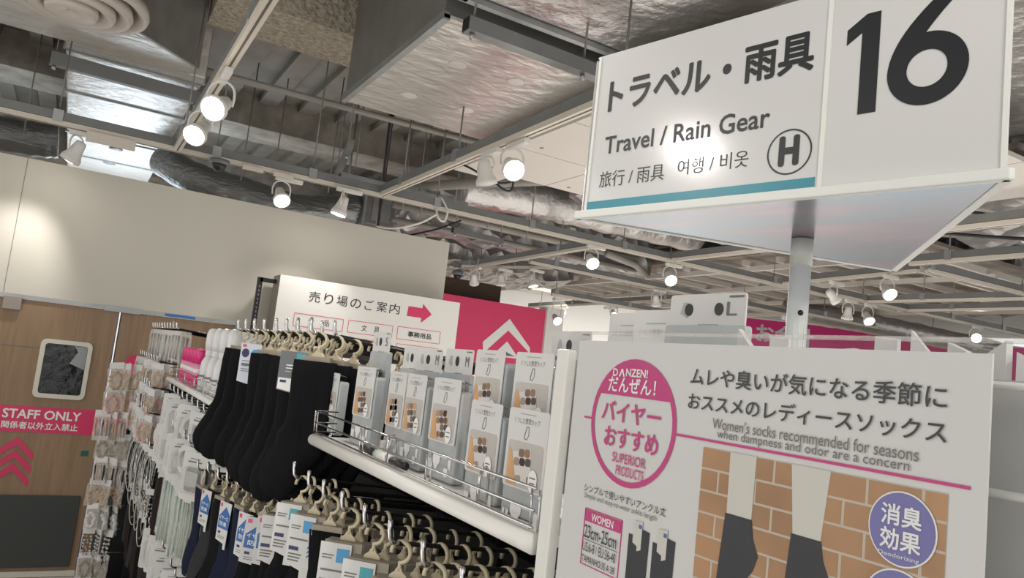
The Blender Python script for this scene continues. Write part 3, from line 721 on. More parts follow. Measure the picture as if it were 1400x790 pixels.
# ================================================================== GUIDE BOARD by the partition
GK = 6.4 / 6.2
gb = thing('guide_board', 'white floor guide board with pink arrow before the partition', 'sign', (1.389 * GK, 6.4, 1.9 - 1.9 * GK))
gb.scale = (GK, GK, GK)
def gx(x): return x - 1.389
obj('board', MB().box(0, 1.605, 0, 0.22, 0.06, 2.474), 'boardside', gb)
obj('face', MB().box(0, 1.605, -0.006, 0, 0.07, 2.476), 'board', gb)
gs = 0.796 / 7
for i, ch in enumerate('売り場のご案内'):
    x = 1.636 + i * 0.1165 + (0.010 if ch in 'りご' else 0)
    txt(ch, 'ink', gb, gx(x), gx(x + (0.075 if ch in 'りご' else 0.092)), 2.293, 2.380 if ch != 'の' else 2.370, -0.008)
obj('arrow', MB().slab([(gx(2.50), 2.291), (gx(2.637), 2.291), (gx(2.637), 2.249), (gx(2.730), 2.334), (gx(2.637), 2.416), (gx(2.637), 2.377), (gx(2.505), 2.377)], -0.009, -0.006), 'pink', gb)
for x0, x1, z0, z1, a, b_ in ((1.538, 1.95, 2.083, 2.189, '食', '品'), (1.99, 2.387, 2.085, 2.190, '文', '具'), (2.43, 2.838, 2.083, 2.193, '事務用品', None),
                              (1.538, 1.95, 1.94, 2.045, None, None), (1.99, 2.387, 1.94, 2.045, None, None), (2.435, 2.838, 1.94, 2.045, '電', '気')):
    obj('outline', frame_mb(rrect(gx(x0), gx(x1), z0, z1, 0.006, 2), rrect(gx(x0) + 0.004, gx(x1) - 0.004, z0 + 0.004, z1 - 0.004, 0.004, 2), -0.008, -0.006), 'pink', gb)
    zc = (z0 + z1) / 2
    if b_:
        txt(a, 'ink', gb, gx(x0 + 0.118), gx(x0 + 0.168), zc - 0.026, zc + 0.026, -0.008)
        txt(b_, 'ink', gb, gx(x1 - 0.168), gx(x1 - 0.118), zc - 0.026, zc + 0.026, -0.008)
    elif a:
        txt(a, 'ink', gb, gx(x0 + 0.10), gx(x1 - 0.085), zc - 0.024, zc + 0.024, -0.008, 0.02)
bp = thing('slotted_upright', 'black slotted shelf upright left of the guide board', 'shelf post', (1.300, 6.5, 0))
obj('post', MB().box(-0.02, 0.02, 0, 0.03, 0, 2.455), 'blackmetal', bp)
obj('bracket_arm', MB().box(0.0, 0.13, 0.0, 0.03, 2.42, 2.455), 'blackmetal', bp)
obj('slots', MB().add([], []) if False else (lambda mb: [mb.box(-0.005, 0.005, -0.001, 0.0, 1.6 + i * 0.035, 1.618 + i * 0.035) for i in range(23)] and mb)(MB()), 'galvdark', bp)

# ================================================================== GONDOLA SHELVING
gd = thing('gondola_shelving', 'long double-sided shelving run with white posts and black back', 'shelving', (0.95, 3.0, 0))
def GL(mb): return L(mb, gd)
obj('back_panel', GL(MB().box(0.94, 0.955, 0.66, 5.75, 0.05, 1.84)), 'blackmetal', gd)
obj('base', GL(MB().box(0.50, 1.40, 0.66, 5.75, 0.02, 0.14)), 'black', gd)
obj('lower_deck', GL(MB().box(0.50, 0.93, 0.66, 5.75, 0.14, 0.16)), 'black', gd)
for y in (0.70, 1.58, 2.68, 4.2, 5.72):
    obj('upright', GL(MB().box(0.925, 0.97, y - 0.02, y + 0.02, 0, 1.85 if y < 1.6 else 1.93)), 'blackmetal', gd)
for z in (1.10, 1.25, 1.40, 1.50, 1.58, 1.64, 1.70, 1.90):
    obj('crossbar', GL(MB().box(0.905, 0.93, 0.68, 5.75, z - 0.012, z + 0.012)), 'blackmetal', gd)
obj('end_panel', GL(MB().box(0.55, 0.95, 5.72, 5.75, 0.1, 1.55)), 'black', gd)
obj('far_side', GL(MB().box(1.30, 1.34, 0.66, 5.75, 0.1, 1.66)), 'rackwhite', gd)
# white end post of the near bay (a rectangular tube plus a thin round bar) and its mesh
obj('end_post', GL(MB().box(0.455, 0.467, 0.668, 0.690, 0.10, 1.932)), 'rackwhite', gd, bevel=0.002)
obj('end_post', GL(MB().box(0.90, 0.915, 0.655, 0.690, 0.10, 1.86)), 'rackwhite', gd, bevel=0.002)
obj('side_sheet', GL(MB().box(0.475, 0.90, 0.675, 0.680, 0.60, 1.70)), 'black', gd)

# wire mesh display panel that carries the poster
mp = thing('mesh_panel', 'white wire mesh panel behind the socks poster', 'display rack', (0.475, 0.64, 0))
def ML(mb): return L(mb, mp)
obj('frame_bar', ML(MB().tube([(0.470, 0.648, 0.2), (0.470, 0.648, 1.938)], 0.0035, 8)), 'rackwhite', mp)
obj('frame_bar', ML(MB().tube([(0.475, -0.12, 0.2), (0.475, -0.12, 1.938)], 0.0035, 8)), 'rackwhite', mp)
for i in range(13):
    z = 1.925 - i * 0.062
    obj('cross_wire', ML(MB().tube([(0.472, 0.670, z), (0.475, -0.12, z)], 0.0028, 6)), 'rackwhite', mp)
for i in range(1, 5):
    y = 0.64 - i * 0.152
    obj('upright_wire', ML(MB().tube([(0.478, y, 0.2), (0.478, y, 1.925)], 0.0022, 6)), 'rackwhite', mp)
obj('backing', ML(MB().box(0.50, 0.502, -0.12, 0.630, 0.9, 1.93)), mat('grey_backing_board', (0.50, 0.50, 0.49), 0.4, var=0.1), mp)

# shelves with a rounded white lip and a three-wire guard
def shelf(label, y0, y1, z, cat='shelf', x0=0.45):
    t = thing('shelf', label, cat, (0.7, (y0 + y1) / 2, z))
    f = lambda mb: L(mb, t)
    obj('board', f(MB().box(x0 + 0.012, 0.90, y0, y1, z - 0.018, z - 0.006)), 'rackwhite', t)
    obj('front_lip', f(MB().tube([(x0 + 0.006, y0 - 0.004, z - 0.013), (x0 + 0.006, y1 + 0.004, z - 0.013)], 0.0115, 14)), 'rackwhite', t)
    for dz in (0.044, 0.021, 0.003):
        obj('guard_wire', f(MB().tube([(x0 + 0.004, y0, z + dz), (x0 + 0.004, y1, z + dz), (x0 + 0.05, y1 + 0.005, z + dz)], 0.0017, 6)), 'chrome', t)
    n = max(2, round((y1 - y0) / 0.30))
    for i in range(n + 1):
        y = y0 + (y1 - y0) * i / n
        for q in (-0.008, 0.008):
            obj('guard_post', f(MB().tube([(x0 + 0.006, y + q, z), (x0 + 0.004, y + q, z + 0.044)], 0.0014, 6)), 'chrome', t)
    return t
shelf('near white shelf with chrome guard holding sock organiser packs', 0.70, 1.535, 1.738)
shelf('far white shelf with chrome guard holding pink and milky bottles', 2.66, 4.08, 1.70)
for k, y in enumerate((0.842, 1.155)):
    tag(obj('price_clip', MB().tube([(0.462, y, 1.7385), (0.462, y, 1.770), (0.466, y + 0.003, 1.779), (0.474, y + 0.008, 1.781), (0.481, y + 0.013, 1.774), (0.483, y + 0.015, 1.740)], 0.0022, 8), 'chrome'),
        ['curved chrome divider clip near the white post', 'curved chrome divider clip behind the marker pen'][k], 'clip')
# marker pen lying on the near shelf
t = thing('marker_pen', 'black marker pen lying behind the shelf guard', 'pen', (0.476, 1.205, 1.7325), R(89))
for nm, m_, a, b_, r in (('cap', 'black', -0.10, -0.045, 0.0072), ('barrel', 'white', -0.045, 0.012, 0.0080), ('band', 'green', 0.012, 0.03, 0.0081), ('body', 'black', 0.03, 0.095, 0.0080), ('tip', 'black', 0.095, 0.108, 0.0055)):
    obj(nm, MB().tube([(a, 0, 0.0086), (b_, 0, 0.0086)], r, 12), m_, t)

# ------------------------------------------------------------------ sock organiser packs
def pack_proto(style, label, dz=0.0):
    """front faces -y; base at z 0; w 0.085, card top at 0.155"""
    W_ = 0.044; Z0 = 0.013 - dz                        # dz lifts the card on a taller pouch
    t = thing('organiser_pack', label, 'package', (0, 0, 0), 0, 'sock organiser packs on the near shelf')
    obj('pouch', MB().slab(rrect(-W_ - 0.003, W_ + 0.003, Z0, 0.124, 0.006, 3), -0.010, 0.010), 'pouch', t, bevel=0.003)
    c = obj('card', MB().slab(rrect(-W_, W_, 0.046, 0.140, 0.004, 3), -0.0125, -0.0112), 'paper', t)
    obj('card_fold', MB().add([(-W_, -0.0125, 0.139), (W_, -0.0125, 0.139), (W_, 0.004, 0.134), (-W_, 0.004, 0.134)], [(0, 1, 2, 3)]), 'paper', t)
    g = 'photo_bg'
    ph = obj('photo', MB().slab(rrect(-W_ + 0.006, W_ - 0.005, 0.048, 0.101, 0.004, 2), -0.0130, -0.0126), 'photo_grey', t)
    obj('tabletop_print', MB().slab([(-0.035, 0.049), (-0.012, 0.049), (-0.028, 0.088), (-0.035, 0.092)], -0.0133, -0.0131), 'photo_bg', ph)
    obj('tray_print', MB().slab([(-0.012, 0.051), (0.020, 0.054), (0.014, 0.094), (-0.026, 0.088)], -0.0135, -0.0133), 'cup_white', ph)
    cols = ['cup_a', 'cup_d', 'cup_b', 'cup_c', 'cup_c', 'cup_e'] if style == 0 else ['cup_d', 'cup_c', 'cup_e', 'cup_b', 'photo_bg', 'cup_d']
    rr = random.Random(style)
    for key in sorted(set(cols)):
        mb = MB()
        for r_ in range(4):
            for q in range(3):
                if cols[(r_ * 3 + q * 2 + rr.randint(0, 1)) % 6] != key: continue
                cx = -0.018 + q * 0.0125 + r_ * 0.0032; cz = 0.0870 - r_ * 0.0100 + q * 0.001
                if key: mb.slab(rrect(cx - 0.0058, cx + 0.0058, cz - 0.0046, cz + 0.0046, 0.003, 2), -0.0139, -0.0136)
        if mb.v: obj('folded_socks_print', mb, key, ph)
    bd = obj('badge', MB().slab(ell(0.024, 0.060, 0.0095, 0.0125, 20), -0.0143, -0.0140), 'white', t)
    obj('small_print', MB().box(0.018, 0.030, -0.0146, -0.0144, 0.0625, 0.0640).box(0.0185, 0.0295, -0.0146, -0.0144, 0.0565, 0.0580), 'inkgrey', bd)
    txt('くつした整理カップ', 'inkgrey', c, -0.030, 0.026, 0.1225, 0.1295, -0.0127, 0.0)
    obj('small_print', MB().box(-0.018, 0.016, -0.0128, -0.0126, 0.1335, 0.1348), 'pale', c)
    obj('sock_drawing', frame_mb([(-0.001, 0.120), (0.004, 0.120), (0.005, 0.110), (0.001, 0.104), (-0.005, 0.105), (-0.005, 0.109)], [(-0.0001, 0.119), (0.003, 0.119), (0.004, 0.110), (0.001, 0.105), (-0.004, 0.106), (-0.004, 0.108)], -0.0129, -0.0126), 'inkgrey', c)
    ic = MB()
    for x, z, a, b_ in ((-0.036, 0.012, 0.004, 0.014), (-0.030, 0.012, 0.004, 0.014), (0.024, 0.006, 0.006, 0.012), (0.034, 0.018, 0.004, 0.014), (0.012, 0.028, 0.012, 0.005)):
        ic.slab(rrect(x - a, x + a, z - b_ / 2, z + b_ / 2, 0.0015, 2), -0.0112, -0.0106)
    ic.slab([(-0.010, 0.004), (0.002, 0.018), (0.002, 0.026), (-0.004, 0.030), (-0.010, 0.026), (-0.016, 0.030), (-0.022, 0.026), (-0.022, 0.018)], -0.0112, -0.0106)
    obj('pictograms', ic, 'white', t)
    for c_ in t.children: c_.location.z = -Z0
    return t
PK = [pack_proto(0, 'sock organiser pack with plum photo, front row nearest post, right of two'),
      pack_proto(1, 'sock organiser pack with grey and blue photo, fifth pack from the post', 0.022),
      pack_proto(0, 'tall organiser pack behind the front right pack', 0.070)]
PKK = [kids(p) for p in PK]
RZ = -PI / 2
packs = [  # style, x, y, label
    (0, 0.500, 0.785, None),
    (0, 0.500, 0.892, 'sock organiser pack with plum photo, front row, left of two'),
    (2, 0.530, 0.835, None),
    (2, 0.530, 0.953, 'tall standing organiser pack behind the front left pack'),
    (1, 0.510, 1.040, None),
    (1, 0.534, 1.080, 'organiser pack half hidden behind the fifth pack'),
    (1, 0.510, 1.155, 'organiser pack with blue and orange photo, sixth from the white post'),
    (1, 0.512, 1.240, 'organiser pack with blue and orange photo, seventh from the white post'),
    (1, 0.512, 1.405, 'organiser pack behind the marker pen cap, eighth from the post'),
    (1, 0.534, 1.445, 'organiser pack half hidden behind the eighth pack'),
    (0, 0.512, 1.600, 'organiser pack at the far left end of the near shelf'),
]
first = [True] * 3
for st, x, y, lb in packs:
    z = 1.7325
    if first[st]: PK[st].location = (x, y, z); PK[st].rotation_euler = (0, 0, RZ + 0.02); first[st] = False
    else: dup(PK[st], (x, y, z), RZ + random.uniform(-0.06, 0.06), lb, None, PKK[st])

# white size cards standing behind (S, M, M, M, L) – hang card with a dark hanging hole
def size_card(letter, label, x, y, z, W_=0.045, H_=0.10, ht=0.04, rot=RZ, holes=1):
    t = thing('size_card_pack', label, 'package', (x, y, z), rot, 'white header cards marked with sizes')
    c = obj('card', MB().slab(rrect(-W_, W_, 0, H_, 0.004, 3), -0.002, 0.0), 'paper', t)
    obj('pouch', MB().slab(rrect(-W_ - 0.003, W_ + 0.003, -0.11, H_ - ht, 0.004, 3), -0.004, 0.006), 'pouch', t)
    zc = H_ - ht * 0.5
    for k in range(holes):
        hx = W_ * (-0.05 if holes == 1 else (-0.45 + 0.8 * k))
        obj('hang_hole', MB().slab(ell(hx, zc, 0.006, ht * 0.20, 16), -0.0032, -0.0022), 'ink', c)
    txt(letter, 'inkgrey', c, W_ * 0.55, W_ * 0.80, zc - ht * 0.2, zc + ht * 0.22, -0.0030)
    obj('sock_drawing', MB().slab([(-W_ * 0.6, zc + 0.008), (-W_ * 0.5, zc + 0.008), (-W_ * 0.42, zc - 0.004), (-W_ * 0.5, zc - 0.009), (-W_ * 0.68, zc - 0.004)], -0.0030, -0.0024), 'pale', c)
    obj('small_print', MB().box(-0.01, 0.02, -0.0030, -0.0024, zc - ht * 0.52, zc - ht * 0.48).box(W_ * 0.6, W_ * 0.95, -0.0030, -0.0024, H_ - 0.005, H_ - 0.003), 'inkgrey', c)
    return t
size_card('S', 'white hang card with black hole and letter S', 0.535, 1.435, 1.865, 0.045, 0.088)
size_card('M', 'white card marked M, leftmost of the three M cards', 0.555, 1.315, 1.85, 0.045, 0.078)
size_card('M', 'white card marked M, middle of the three M cards', 0.552, 1.235, 1.85, 0.045, 0.078, rot=RZ + 0.08)
size_card('M', 'white card marked M, right of the three M cards', 0.560, 1.135, 1.848, 0.050, 0.082)
size_card('L', 'large grey card marked L with two dark holes above poster', 0.585, 0.605, 1.875, 0.056, 0.133, 0.034, holes=2)
size_card('S', 'dim white card just left of the socks poster', 0.60, 0.875, 1.86, 0.046, 0.107)
for i, (x, y, z, H_) in enumerate(((0.612, 0.765, 1.86, 0.133), (0.600, 0.700, 1.86, 0.134))):
    t = thing('tall_pack', ['grey organiser pack rising behind the poster, left', 'grey organiser pack rising behind the poster, beside L card'][i], 'package', (x, y, z), RZ)
    c = obj('card', MB().slab(rrect(-0.042, 0.042, 0, H_, 0.003, 2), -0.002, 0), 'paper', t)
    obj('pouch', MB().box(-0.045, 0.045, 0.0, 0.006, -0.12, H_ - 0.03), 'pouch', t)
    txt('くつした整理カップ', 'pale', c, -0.03, 0.027, H_ - 0.030, H_ - 0.023, -0.0024)
    obj('small_print', MB().box(-0.018, 0.016, -0.0026, -0.0023, H_ - 0.017, H_ - 0.0155), 'pale', c)
# loosely standing pale packs whose tops show over the poster's right half
for i in range(9):
    y = 0.505 - i * (0.040 - 0.0012 * i)
    t = thing('upright_pack', 'pale upright pack showing above the poster, %s from the L card' % ORD[i], 'package', (0.54, y, 1.80), RZ + 0.3 * math.sin(i * 1.7), 'pale packs behind the poster top')
    obj('bag', MB().slab([(-0.009, 0), (0.009, 0), (0.007 + 0.002 * (i % 3), 0.150 + 0.010 * math.sin(i * 2.1)), (-0.008, 0.156 + 0.009 * math.cos(i * 1.3))], -0.003, 0.003), 'paper', t)
    obj('card', MB().slab([(-0.006, 0.0), (0.006, 0.0), (0.005, 0.120), (-0.005, 0.126)], -0.005, -0.003), 'white', t)

# ================================================================== POSTER
ps = thing('socks_poster', 'large socks poster in a clear plastic sleeve on white mesh', 'poster', (0.44, 0.626, 1.5), RZ)
def px(y): return 0.626 - y
def pz(z): return z - 1.5
obj('sheet', MB().box(-0.002, 0.3925, 0, 0.002, pz(1.60), pz(1.9405)), 'paper', ps)
sl = MB(); nx, nz = 34, 26; rnd = random.Random(3)
for j in range(nz + 1):
    for i in range(nx + 1):
        x = -0.012 + 0.435 * i / nx; z = pz(1.58) + 0.368 * j / nz
        sl.v.append((x, -0.0045 - 0.0022 * abs(math.sin(x * 31 + math.sin(z * 25) * 1.5)) * rnd.uniform(0.6, 1.0), z))
for j in range(nz):
    for i in range(nx):
        sl.f.append([j * (nx + 1) + i, j * (nx + 1) + i + 1, (j + 1) * (nx + 1) + i + 1, (j + 1) * (nx + 1) + i]); sl.sm.append(True)
tag(obj('sleeve', sl, 'sleeve', ps), 'clear wrinkled plastic sleeve')
obj('sleeve_top', MB().tube([(-0.012, -0.0025, pz(1.9475)), (0.423, -0.0025, pz(1.9475))], 0.0018, 6), 'bag', ps)
# round recommendation seal
cx, cz, ra, rb = px(0.5365), pz(1.8688), 0.0585, 0.0562
obj('seal_ring', ring_mb(cx, cz, ra, rb, 0.0048, -0.0008, 0), 'magenta', ps)
hz = 1.8915
a0 = math.asin((pz(hz) - cz) / rb)
cap = ell(cx, cz, ra - 0.001, rb - 0.001, 24, a0, PI - a0); cap.append((cx - (ra - 0.001) * math.cos(a0), cz + rb * math.sin(a0)))
obj('seal_cap', MB().add([(p[0], -0.0007, p[1]) for p in cap], [list(range(len(cap)))]), 'magenta', ps)
txt('D', 'white', ps, px(0.568), px(0.5605), pz(1.9085), pz(1.9155), -0.0012, 0.03)
obj('lettering', MB().slab([(px(0.5590), pz(1.9085)), (px(0.5570), pz(1.9085)), (px(0.5548), pz(1.9137)), (px(0.5526), pz(1.9085)), (px(0.5506), pz(1.9085)), (px(0.5538), pz(1.9155)), (px(0.5558), pz(1.9155))], -0.0012, -0.0010), 'white', ps)
txt('NZEN!', 'white', ps, px(0.5490), px(0.5188), pz(1.9090), pz(1.9163), -0.0012, 0.03)
txt('だんぜん！', 'white', ps, px(0.5730), px(0.5070), pz(1.8942), pz(1.9080), -0.0012, 0.02)
txt('バイヤー', 'magenta', ps, px(0.5790), px(0.4975), pz(1.8675), pz(1.8860), -0.0012, 0.02)
txt('おすすめ', 'magenta', ps, px(0.5720), px(0.4980), pz(1.8447), pz(1.8628), -0.0012, 0.02)
txt('SUPERIOR', 'magenta', ps, px(0.5575), px(0.5115), pz(1.8322), pz(1.8408), -0.0012, 0.01)
txt('PRODUCTS', 'magenta', ps, px(0.5508), px(0.5130), pz(1.8215), pz(1.8300), -0.0012, 0.01)
txt('ムレや臭いが気になる季節に', 'ink', ps, px(0.4660), px(0.2566), pz(1.9072), pz(1.9215), -0.0012, 0.012)
txt('おススメのレディースソックス', 'ink', ps, px(0.4665), px(0.2560), pz(1.8878), pz(1.9010), -0.0012, 0.012)
txt("Women's socks recommended for seasons", 'inkgrey', ps, px(0.4380), px(0.2718), pz(1.8755), pz(1.8838), -0.0012, 0.005)
txt('when dampness and odor are a concern', 'inkgrey', ps, px(0.4323), px(0.2770), pz(1.8672), pz(1.8755), -0.0012, 0.005)
obj('pink_line', MB().box(px(0.4778), px(0.2418), -0.0009, -0.0003, pz(1.8649), pz(1.8668)), 'magenta', ps)
obj('pink_line', MB().box(px(0.6062), px(0.5945), -0.0009, -0.0003, pz(1.8660), pz(1.8678)), 'magenta', ps)
txt('シンプルで使いやすいアンクル丈', 'ink', ps, px(0.5950), px(0.4815), pz(1.7988), pz(1.8058), -0.0012, 0.003)
txt('Simple and easy-to-wear ankle length', 'inkgrey', ps, px(0.5938), px(0.4916), pz(1.7920), pz(1.7978), -0.0012)
bx = obj('size_box', frame_mb(rrect(px(0.5905), px(0.5350), pz(1.734), pz(1.7845), 0.0005, 1), rrect(px(0.5898), px(0.5357), pz(1.7347), pz(1.7838), 0.0004, 1), -0.0008, 0), 'magenta', ps)
obj('box_head', MB().box(px(0.5890), px(0.5366), -0.0010, -0.0004, pz(1.7730), pz(1.7832)), 'magenta', bx)
txt('WOMEN', 'white', bx, px(0.5790), px(0.5465), pz(1.7745), pz(1.7815), -0.0013, 0.02)
txt('23cm-25cm', 'ink', bx, px(0.5880), px(0.5400), pz(1.7585), pz(1.7700), -0.0013, 0.005)
txt('US:6-8 / EU:36-40', 'ink', bx, px(0.5880), px(0.5395), pz(1.7465), pz(1.7548), -0.0013, 0.0)
txt('TAMANHO:35 A 38', 'ink', bx, px(0.5880), px(0.5400), pz(1.7370), pz(1.7430), -0.0013, 0.005)
obj('rule', MB().box(px(0.5880), px(0.5380), -0.0010, -0.0004, pz(1.7564), pz(1.7568)), 'inkgrey', bx)
# printed product shot: two pairs of dark ankle socks
for i, y in enumerate((0.512, 0.481)):
    so = obj('printed_socks', MB().slab([(px(y + 0.012), pz(1.60)), (px(y - 0.011), pz(1.60)), (px(y - 0.013), pz(1.782)), (px(y - 0.003), pz(1.783)), (px(y + 0.001), pz(1.776)), (px(y + 0.013), pz(1.776))], -0.0008, -0.0003), 'sockp', ps)
    obj('printed_tag', MB().slab([(px(y + 0.007), pz(1.788)), (px(y - 0.004), pz(1.789)), (px(y - 0.004), pz(1.766)), (px(y + 0.001), pz(1.764)), (px(y + 0.001), pz(1.768)), (px(y + 0.007), pz(1.770))], -0.0012, -0.0009), 'legp', so)
    obj('tag_square', MB().box(px(y - 0.000), px(y - 0.0035), -0.0016, -0.0013, pz(1.783), pz(1.786)), 'blue', so)
# brick photograph with two legs in dark socks
phz0, phz1 = pz(1.62), pz(1.8605)
ph = obj('brick_photo', MB().box(px(0.4455), px(0.2538), -0.0006, -0.0002, phz0, phz1), 'mortar', ps)
bk = MB(); rnd = random.Random(11)
rowh = 0.0165
j = 0; z = phz1
while z > phz0 + 0.004:
    x = px(0.4455) - (0.018 if j % 2 else 0.002)
    while x < px(0.2538):
        a, b_ = max(x + 0.0008, px(0.4455)), min(x + 0.0345, px(0.2538))
        if b_ > a + 0.002: bk.box(a, b_, -0.0009, -0.0006, max(z - rowh + 0.0012, phz0), z - 0.0006)
        x += 0.036
    z -= rowh; j += 1
tag(obj('bricks_print', bk, 'brick', ph), 'printed brick wall in the photograph')
for c, wtop, wbot, zt in ((0.4045, 0.0125, 0.0118, 1.816), (0.3455, 0.0155, 0.0110, 1.815)):
    lg = obj('printed_leg', MB().slab([(px(c + wbot), pz(zt)), (px(c - wbot), pz(zt)), (px(c - wtop), phz1), (px(c + wtop), phz1)], -0.0012, -0.0009), 'legp', ps)
    sk = [(px(c + wbot + 0.001), pz(zt)), (px(c - wbot - 0.0005), pz(zt)), (px(c - wbot - 0.003), pz(1.803)), (px(c - wbot - 0.0085), pz(1.792)), (px(c - wbot - 0.005), pz(1.782)), (px(c - wbot), pz(1.775)), (px(c - 0.004), pz(1.745)), (px(c + 0.006), pz(1.715)), (px(c + 0.02), pz(1.70)), (px(c + 0.03), pz(1.71)), (px(c + 0.018), pz(1.75)), (px(c + wbot + 0.004), pz(1.78))]
    obj('printed_sock', MB().slab(sk[::-1], -0.0014, -0.0011), 'sockp', ps)
bd = obj('badge', MB().slab(ell(px(0.2795), pz(1.8352), 0.0215, 0.0218, 40), -0.0016, -0.0013), 'white', ps)
obj('badge_fill', MB().slab(ell(px(0.2795), pz(1.8352), 0.0205, 0.0208, 40), -0.0020, -0.0017), 'violet', bd)
txt('消臭', 'white', bd, px(0.2925), px(0.2670), pz(1.8365), pz(1.8490), -0.0024, 0.02)
txt('効果', 'white', bd, px(0.2925), px(0.2670), pz(1.8225), pz(1.8350), -0.0024, 0.02)
txt('Deodorizing', 'white', bd, px(0.2930), px(0.2675), pz(1.8175), pz(1.8208), -0.0024, 0.0)
bd2 = obj('badge', MB().slab(ell(px(0.2800), pz(1.7905), 0.0215, 0.0215, 40), -0.0016, -0.0013), 'white', ps)
obj('badge_fill', MB().slab(ell(px(0.2800), pz(1.7905), 0.0205, 0.0205, 40), -0.0020, -0.0017), 'violet', bd2)

# ================================================================== HOOKS AND SOCKS
def hook(label, x0, x1, y, z, group, drop=0.035, m='blackmetal', r=0.0036):
    """peg hook: rod sloping up to the front with a chrome upturned tip"""
    t = thing('peg_hook', label, 'hook', (x0, y, z), 0, group)
    obj('rod', MB().tube([(x1 - x0, 0, -drop - 0.012), (0.012, 0, -0.012), (0.003, 0, -0.010)], r, 8), m, t)
    obj('tip', MB().tube([(0.012, 0, -0.012), (0.003, 0, -0.0105), (-0.002, 0, -0.004), (-0.004, 0, 0.008), (-0.0045, 0, 0.020), (-0.0045, 0, 0.022)], [r * 1.05, r * 1.15, r * 1.2, r * 1.2, r * 1.15, r * 0.6], 8), 'chrome', t)
    return t
hk0 = None; HKK = None
def add_hook(label, y, z, group, x0=0.45, x1=0.92, **k):
    global hk0, HKK
    if hk0 is None:
        hk0 = hook(label, x0, x1, y, z, group); HKK = kids(hk0); return hk0
    return dup(hk0, (x0, y, z), None, label, group, HKK)

def sock_mb(L_, side=1, y=0.0, tilt=0.0, wd=0.031, foot=0.10, thk=1.0):
    """flat hanging sock: leg, heel bulge, foot, rounded toe; sections are flattened ellipses"""
    s = side
    pts = [(0, -0.048, wd), (0, -0.052 - L_ * 0.15, wd), (0.001 * s, -0.05 - L_ * 0.45, wd * 0.98), (0.001 * s, -0.05 - L_ * 0.75, wd), (-0.002 * s, -0.05 - L_ * 0.92, wd * 1.12),
           (-0.010 * s, -0.05 - L_ - 0.008, wd * 1.18), (-0.020 * s, -0.05 - L_ - foot * 0.28, wd * 1.0), (-0.034 * s, -0.05 - L_ - foot * 0.52, wd * 0.92),
           (-0.046 * s, -0.05 - L_ - foot * 0.74, wd * 0.88), (-0.056 * s, -0.05 - L_ - foot * 0.90, wd * 0.70), (-0.062 * s, -0.05 - L_ - foot * 0.99, wd * 0.36), (-0.064 * s, -0.05 - L_ - foot * 1.02, wd * 0.1)]
    mb = MB(); n = 12; vs = []
    for i, (x, z, hw) in enumerate(pts):
        a = pts[max(i - 1, 0)]; b_ = pts[min(i + 1, len(pts) - 1)]
        dx, dz_ = b_[0] - a[0], b_[1] - a[1]; ln = math.hypot(dx, dz_); nx_, nz_ = -dz_ / ln, dx / ln
        th = thk * (0.0055 if i else 0.004) * (1 if i < 9 else 0.7)
        for j in range(n):
            t = 2 * PI * j / n; u = math.cos(t) * hw; v = math.sin(t) * th * (1 + 0.35 * math.sin(3 * t + i * 0.8))
            vs.append((x + nx_ * u + tilt * z, y + v + 0.004 * math.sin(i * 0.9 + y * 300), z + nz_ * u))
    fs = [(i * n + j, (i + 1) * n + j, (i + 1) * n + (j + 1) % n, i * n + (j + 1) % n) for i in range(len(pts) - 1) for j in range(n)]
    fs += [list(range(n)), [(len(pts) - 1) * n + j for j in range(n)][::-1]]
    return mb.add(vs, fs, True)
